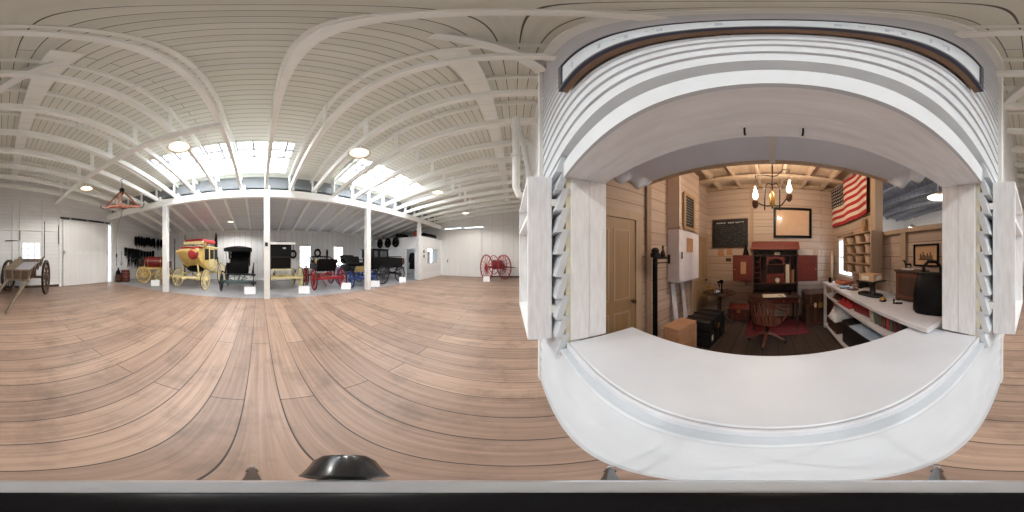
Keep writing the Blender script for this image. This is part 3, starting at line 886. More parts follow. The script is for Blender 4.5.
MB().bar((.7, .2, .9), (1.05, .75, .86), .05, .05).tube([(1.0, .7, .86), (1.08, .86, .86), (1.0, .92, .9)], .02, 6).build('tow_pole', M['iron'], t)
for y in (-.5, .5):
    MB().cyl((-.1, y, .87), (-.1, y, .3), .02, n=8).cyl((-.1, y, .3), (-.05, y, .0), .015, n=8).build('prop_leg', M['maroon'], t)

# ---- farm cart
fw = Vector((.456, .89, 0)).normalized()
t = thing('farm_cart', 'weathered wooden two-wheeled farm cart with its shafts on the floor', 'cart', (-1.02, -6.9, 0), math.atan2(fw.y, fw.x))
for y in (-.84, .84):
    wheel(t, (0, y, .72), .72, 12, M['cartwood'], w=.09, hub=.13, fel=.09)
MB().bar((0, -.84, .72), (0, .84, .72), .09, .1).bb(-.06, .06, -.4, .4, .74, 1.04).build('axle', M['cartwood'], t)
def tilt_(self):
    self.v = [(x, y, z + .2 + (.3 - x) * .24) for x, y, z in self.v]
    return self
MB.tilt = tilt_
x0, x1 = -.8, 1.12
MB().hexa([(x0, -.42, .80), (x1, -.40, .80), (x1, .40, .80), (x0, .42, .80), (x0, -.42, .86), (x1, -.40, .86), (x1, .40, .86), (x0, .42, .86)]).tilt().build('bed', M['bedwood_daylit'], t)
for s in (-1, 1):
    sb = MB().hexa([(x0, s * .40, .78), (x1, s * .39, .78), (x1, s * .43, .78), (x0, s * .44, .78), (x0, s * .56, 1.12), (x1, s * .5, 1.12), (x1, s * .54, 1.12), (x0, s * .6, 1.12)]).tilt().build('side_board', M['greywood'], t)
    for x in (-.6, -.1, .4, .9):
        MB().bar((x, s * .45, .72), (x, s * .6, 1.14), .05, .04, up=(1, 0, 0)).tilt().build('cleat', M['cartwood'], sb)
fb = MB().hexa([(x1, -.44, .74), (x1 + .04, -.44, .74), (x1 + .04, .44, .74), (x1, .44, .74), (x1, -.53, 1.12), (x1 + .04, -.53, 1.12), (x1 + .04, .53, 1.12), (x1, .53, 1.12)]).tilt().build('front_board', M['cartwood'], t)
b = MB()
for y in (-.42, -.15, .15, .42): b.bar((x1 + .055, y, .72), (x1 + .055, y * 1.15, 1.1), .05, .04, up=(1, 0, 0))
b.bb(x1 + .03, x1 + .06, -.52, .52, 1.08, 1.13).bb(x1 + .03, x1 + .06, -.46, .46, .72, .78)
b.tilt().build('cleat_frame', M['greywood'], fb)
MB().bb(x0 - .03, x0, -.5, .5, .8, 1.0).tilt().build('tail_board', M['greywood'], t)
for s in (-1, 1):
    MB().tube([(-.7, s * .33, 1.16), (.4, s * .36, .94), (1.1, s * .38, .72), (1.7, s * .36, .48), (2.25, s * .34, .24), (2.72, s * .36, .03)], [.05, .055, .055, .052, .048, .036], 8).build('shaft', M['greywood'], t)
MB().tube([(-.75, -.35, .7), (-1.0, -.5, .55), (-1.05, -.9, .5), (-.9, -1.25, .42)], .018, 6).build('drag_hook', M['iron'], t)

# ---- hanging frame, rope and tackle
ap = Vector((-3.76, -4.2, 4.0))
sd = Vector((.664, -.747, 0)).normalized()   # across the view
t = thing('hoisting_triangle', 'rusty red triangular hoisting frame hanging from the roof', 'hoist', tuple(ap), math.atan2(sd.y, sd.x))
b = MB()
for a_, c_ in (((0, 0, 0), (-.6, 0, -.66)), ((0, 0, 0), (.6, 0, -.66)), ((-.6, 0, -.66), (.6, 0, -.66)), ((0, .0, -.05), (.1, .28, -.66)), ((-.6, 0, -.66), (.1, .28, -.66)), ((.6, 0, -.66), (.1, .28, -.66))):
    b.bar(a_, c_, .035, .05)
b.build('frame_bar', M['rust'], t)
b = MB()
for x in (-.26, 0, .24): b.cyl((x, 0, -.62), (x, 0, -.1 - abs(x) * 1.0), .014, n=6)
b.build('upright_frame', M['rust'], t)
MB().cyl((0, -.05, 0), (0, .05, 0), .09, n=14).cyl((0, -.03, -.13), (0, .03, -.13), .06, n=12).build('pulley_block', M['iron'], t)
MB().cyl((0, 0, .05), (0, 0, .36), .012, n=6).tube([(0, 0, .36), (.05, 0, .42), (0, 0, .48), (-.04, 0, .44)], .012, 6).build('hanging_hook', M['iron'], t)
for x, s in ((-.6, -1), (.6, 1)):
    MB().tube([(x, 0, -.66), (x + s * .08, 0, -.7), (x + s * .14, 0, -.64), (x + s * .16, 0, -.52)], .016, 6).build('end_hook', M['iron'], t)
rp = Vector((-4.1, -4.9, 0))
t = thing('hanging_rope', 'thin hoist rope with black tackle block by the sliding door', 'rope', (-6.15, -7.35, .0))
MB().tube([(2.3, 3.1, 3.3), (1.1, 1.4, 3.0), (.1, .1, 2.6), (0, 0, 1.9), (0, 0, 1.0)], .012, 6).build('line', M['rope'], t)
MB().ball((0, 0, 1.62), (.05, .04, .14), 10, 8).cyl((0, 0, 1.45), (0, 0, 1.0), .016, n=6).build('tackle_block', M['iron'], t)

# ---- keg with cloth, barrel
def barrel(name, label, loc, r, h, m):
    t = thing(name, label, 'barrel', loc)
    MB().lathe([(r * .8, 0), (r * .93, h * .2), (r, h * .5), (r * .93, h * .8), (r * .82, h), (r * .76, h), (r * .74, h - .04), (.01, h - .04)], (0, 0, 0), 22).build('staves', m, t)
    b = MB()
    for z, k in ((.08, .9), (.3, .985), (.7, .985), (.92, .9)):
        b.ring((0, 0, h * z), (0, 0, 1), r * k + .012, .04, .012, 22)
    b.build('hoop_band', M['iron'], t)
    return t
barrel('barrel', 'red-brown wooden barrel against the end wall', (-7.0, -7.5, -.02), .3, .74, mat('barrel_wood', srgb(112, 52, 42), .5, var=.3, stretch=(6, 6, 1)))
barrel('keg', 'small brown keg under the black tackle in the corner', (-6.5, -7.6, -.02), .2, .46, M['brownwood'])
t = thing('tackle_bundle', 'bundle of black rope tackle piled on the small keg', 'tackle', (-6.5, -7.6, .44))
MB().torus((0, 0, .06), (0, 0, 1), .13, .05).torus((.01, 0, .15), (0, .1, 1), .11, .05).torus((0, .01, .24), (.1, 0, 1), .08, .045).build('coil', M['blackleather'], t)
MB().ball((0, 0, .34), (.06, .05, .12)).build('block', M['iron'], t)
t = thing('hay_fork', 'dark hay fork hanging on the wall above the barrel', 'fork', (-7.05, YL + .06, 1.0))
MB().cyl((0, 0, .0), (0, 0, .9), .014, n=6).build('handle', M['darkwood'], t)
MB().tube([(-.1, 0, .22), (-.08, 0, .05), (0, 0, 0), (.08, 0, .05), (.1, 0, .22)], .012, 6).build('tines', M['iron'], t)
t = thing('dark_strip', 'long dark strip for the shaded gap along the stud beside the small window', 'bar', (-2.06, YL + .09, 1.5))  # strip drawn dark for the shade in the gap along the stud
MB().bb(-.02, .02, -.012, .012, 0, 1.85).build('strip', M['iron'], t)

for x, z, w, h, lab in ((-.42, 2.33, .62, .04, 'dark level strip on the end wall behind the cart wheel'), (-.83, 2.36, .04, .5, 'short dark upright strip on the end wall at the window corner'), (-2.82, 2.2, .04, 1.0, 'dark upright strip on the end wall beside the sliding door')):  # thin dark strips drawn along dark lines of the wall
    t = thing('dark_strip', lab, 'bar', (x, YL + .085, z))
    MB().bb(-w / 2, w / 2, -.01, .01, 0, h).build('strip', M['iron'], t)
# ---- harness on the end wall
def harness(kind, label, loc, group, sc=1.):
    t = thing('harness', label, 'harness', loc, 0, group)
    rng = random.Random(str(loc))
    if kind == 'pad':
        MB().torus((0, .1, -.16 + rng.uniform(-.05, .05)), (.03, 1, .0), .1 + .02 * rng.random(), .04, 20, 8, 1.5).build('collar', M['blackleather'], t)
        MB().ball((0, .12, -.2), (.11, .09, .18 + .06 * rng.random()), 12, 8).build('saddle_pad', M['blackleather'], t)
        b = MB()
        for k in range(3):
            x = -.09 + .09 * k
            b.tube([(x, .12, .02), (x + .02, .2, -.2), (x + rng.uniform(-.04, .04), .14, -.34 - .2 * rng.random())], .02, 6)
        b.build('strap', M['black'], t)
    else:
        L = .9 * sc
        b = MB()
        for k in range(5):
            x = -.11 + .055 * k
            l = L * (.65 + .5 * rng.random())
            b.tube([(x, .06, 0), (x + .01, .13, -.04), (x + .02 * rng.uniform(-1, 1), .12, -l * .5), (x + .04 * rng.uniform(-1, 1), .1, -l)], [.02, .034, .03, .02], 6)
        b.build('strap', M['blackleather'], t)
        MB().torus((0, .12, -.22 * sc), (.05, 1, .02), .1, .03, 18, 8, 1.4).build('bridle_loop', M['black'], t)
        MB().ring((0, .15, -.5 * sc), (0, 1, 0), .04, .015, .01, 14).build('buckle', M['steel'], t)
    MB().cyl((0, 0, 0), (0, .2, .02), .016, n=8).build('peg', M['darkwood'], t)
    return t
for i in range(8):
    h_ = harness('pad', 'padded black harness in the upper row, %s from the barrel' % ORD[i], (-8.36 - .3 * i, YL + .012, 2.92 + .03 * (i % 3)), 'black harness in the upper row')
    h_.scale = (.86, 1.1, 1.5)
for i in range(2):
    h_ = harness('pad', 'padded black harness on the back wall in the corner, %s from the corner' % ORD[i], (XB + .035, -7.55 + .34 * i, 2.85), 'black harness on the back wall')
    h_.rotation_euler = (0, 0, -PI / 2)
    h_.scale = (.86, 1.1, 1.5)
for i, (x, z, s) in enumerate(((-7.4, 2.15, .75), (-7.72, 2.12, 1.35), (-8.02, 2.12, 1.5), (-8.32, 2.08, 1.3), (-8.62, 2.06, 1.5), (-8.95, 2.0, .95), (-9.3, 1.95, .9), (-9.65, 1.95, .9), (-10.0, 1.95, .85), (-10.35, 2.0, .95))):
    harness('strap', 'hanging black bridle straps in the lower row, %s from the barrel' % ORD[i], (x, YL + .012, z), 'black bridles in the lower row', s)

# ---- horse collars
def collar(label, loc, rz, group, r=.2, cat='collar', rot=None):
    t = thing('horse_collar', label, 'horse collar', loc, rz, group)
    MB().torus((0, .07, 0), (0, 1, 0), r, r * .34, 22, 10, 1.2).build('padding', M['blackleather'], t)
    MB().tube([(-r * .9, .15, -r * 1.0), (-r * 1.12, .15, 0), (-r * .7, .15, r * 1.05), (-r * .5, .15, r * 1.5)], .018, 6).tube([(r * .9, .15, -r * 1.0), (r * 1.12, .15, 0), (r * .7, .15, r * 1.05), (r * .5, .15, r * 1.5)], .018, 6).build('hames', M['iron'], t)
    return t
for i, x in enumerate((-9.86, -8.97, -8.14)):
    t = collar('black horse collar high on the white partition, %s from the doorway' % ('third', 'second', 'first')[i], (x, PY, 2.62), PI, 'horse collars on the partition', .24)
    MB().cyl((0, .06, 0), (0, .1, 0), .17, n=20).build('felt_lining', M['blackleather'], t)
collar('black horse collar on the back wall above the white-topped carriage side', (XB + .03, 2.26, 1.72), -PI / 2, None, .19)
collar('black horse collar on the back wall behind the red-wheeled buggy', (XB + .03, 4.0, 1.8), -PI / 2, None, .2)
t = thing('rolled_hide', 'black rolled hide hanging beside the horse collar on the back wall', 'hide', (XB + .01, 4.72, 2.05))
MB().tube([(.1, 0, 0), (.12, 0, -.15), (.11, .01, -.6)], [.05, .075, .06], 10).build('roll', M['blackleather'], t)
MB().cyl((0, 0, .02), (.16, 0, .03), .014, n=8).build('peg', M['darkwood'], t)

for y, z, lab in ((-6.0, 2.9, 'thin dark pole standing against the back wall near the corner'), (-5.15, 3.15, 'tall thin dark pole standing against the back wall behind the stagecoach')):
    t = thing('carriage_pole', lab, 'pole', (XB + .22, y, -.02))
    MB().cyl((.0, 0, 0), (-.03, 0, z), .045, .03, 10).build('shaft', M['iron'], t)
    MB().cyl((-.02, 0, z - .5), (-.02, 0, z - .42), .06, n=10).build('ferrule', M['steel'], t)
t = thing('folded_canopy', 'black folded canopy hanging high on the back wall beside the stagecoach', 'canopy', (XB + .02, -2.86, 2.0))
MB().lathe([(.03, 0), (.11, .1), (.12, .5), (.06, 1.0), (.02, 1.2)], (.13, 0, 0), 12).build('cloth', M['blackleather'], t)
MB().cyl((0, 0, 1.1), (.14, 0, 1.14), .014, n=8).build('peg', M['darkwood'], t)
# ---- placards
sg = [(-6.9, -5.1, 'before the red drum wagon'), (-6.64, -.37, 'before the black surrey'), (-6.55, 1.86, 'before the white-topped carriage'), (-6.6, 3.9, 'before the red-wheeled buggy and phaeton'), (-6.3, 5.45, 'beside the post at the black coach'), (-6.15, 7.45, 'before the doorway of the partition'), (-1.72, 9.75, 'before the red hose reel')]
for i, (x, y, lab) in enumerate(sg):
    a = math.atan2(-y, -x)
    z0 = 0 if x > XP else -.02
    t = thing('placard', 'white information card on a floor stand ' + lab, 'sign', (x, y, z0), a, 'white floor cards')
    w, h = (.46, .34) if i < 5 else (.4, .36)
    MB().hexa([(.05, -w / 2, .04), (.07, -w / 2, .04), (.07, w / 2, .04), (.05, w / 2, .04), (-.06, -w / 2, h), (-.04, -w / 2, h), (-.04, w / 2, h), (-.06, w / 2, h)]).build('card', M['placard'], t)
    MB().bar((.06, -.12, 0), (-.05, -.12, h * .8), .015, .015).bar((.06, .12, 0), (-.05, .12, h * .8), .015, .015).bar((-.18, 0, 0), (-.05, 0, h * .8), .015, .015).build('stand_leg', M['steel'], t)

# ---- pendant lamps
def lamp(label, loc, stem, r=.26, group='enamel pendant lamps in the hall'):
    t = thing('pendant_lamp', label, 'lamp', loc, 0, group)
    MB().lathe([(.05, .16), (.07, .15), (.09, .12), (r * .6, .085), (r, .0), (r - .012, .0), (r * .6, .07), (.08, .1), (.03, .1)], (0, 0, 0), 28, caps=False).build('lamp_shade', M['shade_out'], t)
    MB().lathe([(r - .014, .004), (r * .6, .066), (.08, .096), (.01, .098)], (0, 0, 0), 28, caps=False).build('shade_lining', M['shade_in'], t)
    MB().ball((0, 0, .045), .05, 12, 8).build('bulb', M['bulb'], t)
    MB().cyl((0, 0, .15), (0, 0, stem), .016, n=8).lathe([(.05, stem - .03), (.05, stem)], n=12).build('stem', M['white'], t)
    return t
LX = -2.95
for i, k in enumerate((2, 6, 10, 14, 18)):
    lamp('enamel pendant lamp under the trusses, %s from the farm cart' % ORD[i], (LX, YK[k], 4.22), zl(LX) - 4.22)
lamp('enamel pendant lamp over the black surrey', (-8.6, -1.5, 3.44), .32, .22, None)
lamp('enamel pendant lamp beyond the half wall, nearer the office', (1.95, -3.2, 3.0), .5, .24, None)
lamp('enamel pendant lamp beyond the half wall, farther from the office', (5.0, -5.9, 2.95), .5, .24, None)

# ---- sliding doors
t = thing('sliding_door', 'white board sliding door between farm cart and harness', 'door', (-4.55, YL + .09, 0))
MB().bb(-1.4, 1.5, -.03, .03, .03, 3.52).build('door_panel', M['doorboard'], t)
MB().bb(-1.4, 1.5, .03, .045, 1.72, 1.84).build('mid_rail', M['white'], t)
MB().bb(-1.4, -1.28, .03, .045, .03, 3.52).bb(1.38, 1.5, .03, .045, .03, 3.52).build('stile_frame', M['white'], t)
MB().bb(-1.5, 1.65, -.06, .06, 3.58, 3.65).build('track', M['iron'], t)
for x in (-1.1, 0.05, 1.1):
    MB().bb(x - .04, x + .04, .045, .062, 3.4, 3.62).build('hanger', M['white'], t)
struct(MB().bb(-6.06, -5.98, YL + .005, YL + .012, .05, 3.5).build('daylight_slit_1', M['winpane']), 'bright slit of daylight beside the sliding door', 'gap')  # glowing strip added for daylight leaking past the door
t = thing('sliding_door', 'large white board sliding door beside the corner office', 'door', (-4.0, YR - .1, 0))
MB().bb(-1.5, 1.5, -.03, .03, .02, 3.66).build('door_panel', M['doorboard'], t)
MB().bb(-1.62, -1.52, -.03, .06, .02, 3.68).build('edge_post', M['white'], t)
MB().bb(-1.6, 1.6, -.05, .05, 3.7, 3.78).build('track', M['white'], t)
MB().bb(-.12, .2, -.09, -.03, 3.66, 3.84).build('hanger', M['steel'], t)
MB().bb(-1.3, -1.24, -.06, -.03, 1.1, 1.3).build('handle', M['iron'], t)

# ---- switches and small fittings
for z, h, lab in ((1.82, .18, 'upper'), (1.5, .16, 'lower')):
    t = thing('light_switch', lab + ' black switch box on the white partition beside its window', 'switch', (-5.9, 9.42, z))
    MB().bb(0, .04, -.065, .065, 0, h).build('box', M['iron'], t, bevel=.006)
    MB().bb(.04, .055, -.012, .012, h * .4, h * .62).build('toggle', M['steel'], t)
t = thing('outlet_box', 'small dark outlet box on the middle post', 'switch', (XP + .11, .29, 1.95))
MB().bb(0, .05, -.07, .03, 0, .14).build('box', M['iron'], t, bevel=.008)
MB().cyl((.02, -.02, .14), (.02, -.02, .5), .012, n=8).build('conduit', M['white'], t)
t = thing('switch_plate', 'small grey plate on the white partition right of the doorway', 'switch', (-6.2, PY, 1.1))
MB().bb(-.05, .05, -.015, 0, 0, .12).build('plate', M['steel'], t)

# ---- goods on the corner office and inside its doorway
t = thing('red_drum', 'red metal drum stored on top of the corner office', 'drum', (-6.7, 9.7, 2.93))
MB().lathe([(.22, 0), (.23, .02), (.23, .42), (.22, .44)], n=20).build('shell', mat('drum_red', srgb(176, 62, 44), .4), t)
MB().ring((0, 0, .22), (0, 0, 1), .24, .03, .01).build('rib_band', M['maroon'], t)
for i, (x, y, s) in enumerate(((-6.4, 10.6, .9), (-6.35, 11.4, .7), (-8.2, 9.9, 1.1))):
    t = thing('storage_chest', ['long dark trunk stored above the office window', 'short dark trunk stored above the office window near the end wall', 'dark trunk stored behind the red drum'][i], 'trunk', (x, y, 2.93))
    MB().bb(-.2, .2, -s / 2, s / 2, 0, .2).build('box', M['darkwood'], t, bevel=.015)
    MB().lathe([(.2, -s / 2), (.2, s / 2)], (0, 0, .2), 18, (0, 1, 0)).build('lid', M['blackleather'], t)
t = thing('hanging_coat', 'long black driving coat hanging in the partition doorway', 'coat', (-7.0, PY + .5, 1.85))
MB().lathe([(.05, 0), (.2, -.08), (.24, -.4), (.2, -.7), (.26, -1.15), (.24, -1.2)], n=16).build('cloth', M['blackleather'], t)
MB().tube([(-.18, 0, -.12), (-.27, 0, -.45), (-.25, -.03, -.75)], [.07, .07, .055], 8).tube([(.18, 0, -.12), (.27, 0, -.45), (.25, -.03, -.75)], [.07, .07, .055], 8).build('sleeve', M['blackleather'], t)
t = thing('shelf_rack', 'pale shelf rack inside the partition doorway', 'shelf', (-7.0, PY + 2.0, -.02))
MB().bb(-.6, .6, 0, .05, 0, 2.0).build('back', M['partition'], t)
for k in range(5):
    MB().bb(-.6, .6, -.3, -.001, .29 + .38 * k, .32 + .38 * k).build('shelf', M['white'], t)
for k in range(5):
    t = thing('storage_box', 'dark storage box on the %s shelf of the pale rack' % ORD[k], 'box', (-7.15 + .25 * (k % 2), PY + 1.84, (.302 + .38 * k) if k < 5 else 2.1))
    MB().bb(-.12, .12, -.1, .1, 0, .2).build('carton', M['darkwood'], t)
    MB().bb(-.125, .125, -.105, .105, .17, .21).build('lid', M['blackleather'], t)

# ---- downspout
t = thing('downspout', 'white jointed downspout pipe beside the booth wall', 'pipe', (.02, 2.75, 0))
MB().tube([(0, 0, 4.7), (0, 0, 2.82), (.05, 0, 2.68), (.3, 0, 2.6), (.36, 0, 2.6)], .065, 12).build('pipe', M['white'], t)
for z in (4.3, 3.5): MB().cyl((0, 0, z), (0, 0, z + .1), .085, n=14).build('coupling', M['white'], t)
MB().bb(.25, .36, -.03, .03, 2.52, 2.68).build('wall_mount', M['white'], t)
t = thing('vent_pipe', 'second white slanting pipe behind the jointed downspout', 'pipe', (.2, 3.6, 0))
MB().tube([(-.1, 0, 5.2), (.1, 0, 3.6), (.18, -.0, 2.6)], .06, 10).build('pipe', M['white'], t)

# ---- sign over the window
t = thing('sign_board', 'long pale painted sign with dark blue frame above the window', 'sign', (.235, 0, 2.96))
MB().bb(.009, .04, -.82, .82, -.012, .54).build('board', mat('sign_back', srgb(112, 84, 62), .7), t)
MB().bb(-.002, .004, -.78, .78, .02, .52).build('face', mat('sign_face', srgb(206, 216, 224), .5, var=.06), t)
b = MB().bb(-.012, .008, -.82, .82, -.012, .035).bb(-.012, .008, -.82, .82, .505, .55).bb(-.012, .008, -.82, -.775, .035, .505).bb(-.012, .008, .775, .82, .035, .505)
b.build('frame', mat('navy_frame', srgb(22, 26, 48), .4), t)
b = MB()
rng = random.Random(4)
y = -.66
while y < .66:        # worn letters, too weathered to be read
    w = .05 + .03 * rng.random()
    if rng.random() > .3:
        b.bb(-.004, -.002, y, y + .012, .2, .34)
        if rng.random() > .8: b.bb(-.004, -.002, y, y + w * .5, .328, .34)
        if rng.random() > .5: b.bb(-.004, -.002, y + w * .6, y + w * .8, .28, .30)
        if rng.random() > .8: b.bb(-.004, -.002, y + w - .012, y + w, .2, .34)
    y += w + .045
b.build('lettering', mat('faded_navy', srgb(176, 187, 205), .6), t)

# ---- shutters folded back on the clapboards
def shutter(s, label):
    t = thing('shutter', label, 'shutter', (0, 1.1 if s > 0 else -1.19, 0))
    x0, x1 = .085, .25
    MB().bb(x0, x1, -.017, .017, .985, 2.18).build('hinge_stile', M['jamb'], t, bevel=.004)
    MB().bb(x0 - .03, x1 - .03, s * .93 - .017, s * .93 + .017, .985, 2.18).build('outer_stile', M['jamb'], t, bevel=.004)
    for nm, z in (('bottom_rail', .985), ('middle_rail', 1.86), ('top_rail', 2.145)):
        MB().hexa([(x0, s * .02, z), (x1, s * .02, z), (x1 - .03, s * .91, z), (x0 - .03, s * .91, z), (x0, s * .02, z + .035), (x1, s * .02, z + .035), (x1 - .03, s * .91, z + .035), (x0 - .03, s * .91, z + .035)]).build(nm, M['jamb'], t)
    MB().hexa([(x1 - .02, s * .02, 1.02), (x1, s * .02, 1.02), (x1 - .03, s * .91, 1.02), (x1 - .05, s * .91, 1.02), (x1 - .02, s * .02, 2.14), (x1, s * .02, 2.14), (x1 - .03, s * .91, 2.14), (x1 - .05, s * .91, 2.14)]).build('back_panel', M['white'], t)
    for z in (1.2, 1.95):
        MB().bb(x1 - .01, x1 + .09, -.03 if s > 0 else -.02, .02 if s > 0 else .03, z, z + .05).build('hinge', M['white'], t)
shutter(1, 'white box-framed shutter folded back on the side of the office door')
shutter(-1, 'white box-framed shutter folded back on the side of the flag')

# ---- the tripod under the eye
t = thing('camera_tripod', 'black and silver tripod head with knob and thin legs', 'tripod', (0, 0, 0))
MB().lathe([(.004, 1.262), (.034, 1.262), (.036, 1.27), (.036, 1.30), (.030, 1.304), (.002, 1.304)], n=32).build('head_core', M['black'], t)
MB().lathe([(.0365, 1.255), (.059, 1.255), (.0615, 1.264), (.0612, 1.29), (.056, 1.3), (.0365, 1.296)], n=48).build('head_plate', M['steel'], t)
az = R(180 - 30)
kd = Vector((math.cos(az), math.sin(az), 0))
k = MB().cyl(kd * .05 + Vector((0, 0, 1.272)), kd * .066 + Vector((0, 0, 1.272)), .011, n=12)
k = k.build('knob_shaft', M['iron'], t)
MB().lathe([(.013, .066), (.0205, .07), (.0205, .105), (.017, .114), (.004, .115)], (0, 0, 1.272), 12, tuple(kd)).build('knob', mat('knob_plastic', srgb(22, 22, 24), .22), k)
for u in (610, 937, 252):
    a = R(90 - (u - 515) * 360 / 1024)
    d = Vector((math.cos(a), math.sin(a), 0))
    l = MB().cyl(d * .035 + Vector((0, 0, 1.25)), d * .25 + Vector((0, 0, .64)), .007, n=10).cyl(d * .24 + Vector((0, 0, .67)), d * .43 + Vector((0, 0, .06)), .005, n=10).build('leg', M['black'], t)
    MB().cyl(d * .24 + Vector((0, 0, .655)), d * .262 + Vector((0, 0, .60)), .010, n=10).build('clamp', M['iron'], l)
    MB().ball(d * .445 + Vector((0, 0, .03)), (.011, .011, .03), 10, 8).build('foot', M['steel'], l)
# ------------------------------------------------------------------ things in the ticket office
M['paper_tan'] = mat('tan_paper', srgb(176, 128, 94), .8, var=.15, scale=12)
M['paper'] = mat('cream_paper', srgb(226, 214, 192), .8, var=.06, scale=9)
M['chalk'] = mat('chalk', srgb(196, 196, 196), .9)
M['chalkdim'] = mat('chalk_dim', srgb(96, 98, 102), .9)
M['slate'] = mat('slate', srgb(15, 15, 18), .7, var=.2, scale=6)
M['chimney'] = glow('lit_chimney', (1., .86, .62), 3.2)
M['palepaint_daylit'] = mat('pale_paint_with_daylight', srgb(222, 218, 224), .5, var=.06)  # pale paint with the window's bluish light put into its tone
M['crate'] = mat('tan_crate', srgb(156, 110, 78), .65, var=.2, scale=6, bump=.1, stretch=(1, 1, 5))
M['trunkblack'] = mat('black_trunk', srgb(26, 24, 26), .45, var=.4, scale=22, bump=.2)
M['silver'] = mat('silver', srgb(200, 200, 204), .25, 1., var=.1)
M['glassy'] = glass('clear_glass', (.92, .95, .95))
M['rug'] = mat('red_rug', srgb(98, 24, 30), .95, var=.35, scale=24, bump=.2)
M['shelfwhite'] = mat('shelf_white', srgb(196, 192, 194), .5, var=.06)
M['navy'] = mat('flag_navy', srgb(20, 21, 38), .85)
M['flagred'] = mat('flag_red', srgb(168, 30, 44), .85, var=.1)
M['flagwhite'] = mat('flag_white', srgb(226, 208, 186), .85, var=.06)
M['kraft'] = mat('kraft_parcel', srgb(190, 150, 116), .75, var=.12)
M['clothwhite'] = mat('crumpled_white', srgb(206, 204, 204), .85, var=.12, bump=.3)
M['wicker'] = mat('tan_basket', srgb(216, 188, 164), .8, var=.2, scale=30, bump=.3)

def frame_rect(b, axis_y, y, d, x0, x1, z0, z1, w):
    """rectangular moulding: axis_y True -> standing in a plane of constant y (x0..x1 along x), else of constant x"""
    for (a, c, e, f) in ((x0, x1, z0, z0 + w), (x0, x1, z1 - w, z1), (x0, x0 + w, z0 + w, z1 - w), (x1 - w, x1, z0 + w, z1 - w)):
        b.bb(a, c, y, y + d, e, f) if axis_y else b.bb(y, y + d, a, c, e, f)
    return b

# doors
def door(name, label, x0, x1, h):
    t = thing(name, label, 'door', (0, BY1, 0), kind='structure')
    MB().bb(x0 - .12, x0, -.05, 0, 0, h + .12).bb(x1, x1 + .12, -.05, 0, 0, h + .12).bb(x0, x1, -.05, 0, h, h + .12).build('door_frame', M['tantrim'], t)
    MB().bb(x0, x1, -.03, 0, .01, h).build('door_panel', M['tandoor'], t)
    w = (x1 - x0)
    b = MB()
    for a, c in ((x0 + .13 * w, x0 + .46 * w), (x0 + .54 * w, x0 + .87 * w)):
        for z0, z1 in ((.2, .85), (1.02, h - .15)):
            frame_rect(b, True, -.036, .008, a, c, z0, z1, .025)
    b.build('panel_moulding', M['tantrim'], t)
    MB().lathe([(.012, 0), (.012, .03), (.03, .05), (.026, .075), (.004, .08)], (x1 - .07, -.03, .98), 14, (0, -1, 0)).build('door_knob', M['darkwood'], t)
    return t
door('door_1', 'tan panelled office door beside the ticket window jamb', .72, 1.52, 2.1)
door('door_2', 'narrow tan door in the corner behind the hanging cupboard', 3.25, 3.95, 2.08)
struct(MB().bb(1.74, 1.83, BY1 - .05, BY1, 0, 3.5).build('trim_8', mat('brown_trim', srgb(142, 116, 94), .55, var=.1)), 'brown upright board beside the office door', 'trim')

# hanging cupboard with slate board
t = thing('wall_cupboard', 'tall boxed-in wall cupboard, pale below and tan above', 'cupboard', (2.31, BY1 - .001, 0))
MB().bb(0, .76, -.24, 0, 1.14, 2.06).build('lower_case', M['palepaint_daylit'], t, bevel=.006)
MB().bb(.02, .74, -.252, -.24, 1.16, 2.04).build('cupboard_door', M['palepaint_daylit'], t, bevel=.004)
MB().bb(0, .76, -.24, 0, 2.06, 3.4).build('upper_case', M['tanwood'], t)
MB().bb(.0, .76, -.26, -.24, 2.06, 2.1).build('shelf_edge', M['tantrim'], t)
MB().bb(-.008, .04, -.248, .0, 2.1, 3.4).build('corner_board', mat('pale_tan', srgb(194, 178, 168), .55, var=.06), t)
MB().bb(.05, .07, -.27, -.252, 1.55, 1.67).build('latch', M['iron'], t)
t = thing('framed_slate', 'narrow framed slate board with chalk lines on the cupboard', 'board', (2.62, BY1 - .265, 2.42))
frame_rect(MB(), True, -.02, .03, -.21, .21, -.35, .35, .06).build('frame', M['tandoor'], t)
MB().bb(-.15, .15, -.004, .004, -.29, .29).build('slate', M['slate'], t)
b = MB()
rng = random.Random(2)
for k in range(10):
    z = .24 - .052 * k
    x = -.12
    while x < .1:
        w = .015 + .03 * rng.random()
        b.bb(x, min(x + w, .13), -.0055, -.0045, z, z + .005); x += w + .016
b.build('chalk_lettering', M['chalk'], t)
t = thing('paper_notice', 'tan paper notice pinned on the pale cupboard door', 'notice', (2.66, BY1 - .256, 1.8))
MB().bb(-.12, .12, -.003, 0, -.13, .13).build('sheet', M['paper_tan'], t)
for i, x in enumerate((2.42, 2.74)):
    t = thing('leaning_plank', ['pale plank leaning below the cupboard, nearer the scale', 'pale plank leaning below the cupboard, nearer the black trunk'][i], 'plank', (x, BY1 - .16, 0), 0)
    MB().hexa([(-.05, -.02, 0), (.05, -.02, 0), (.05, .005, 0), (-.05, .005, 0), (-.05, .12, 1.1), (.05, .12, 1.1), (.05, .145, 1.1), (-.05, .145, 1.1)]).build('board', M['palepaint_daylit'], t)

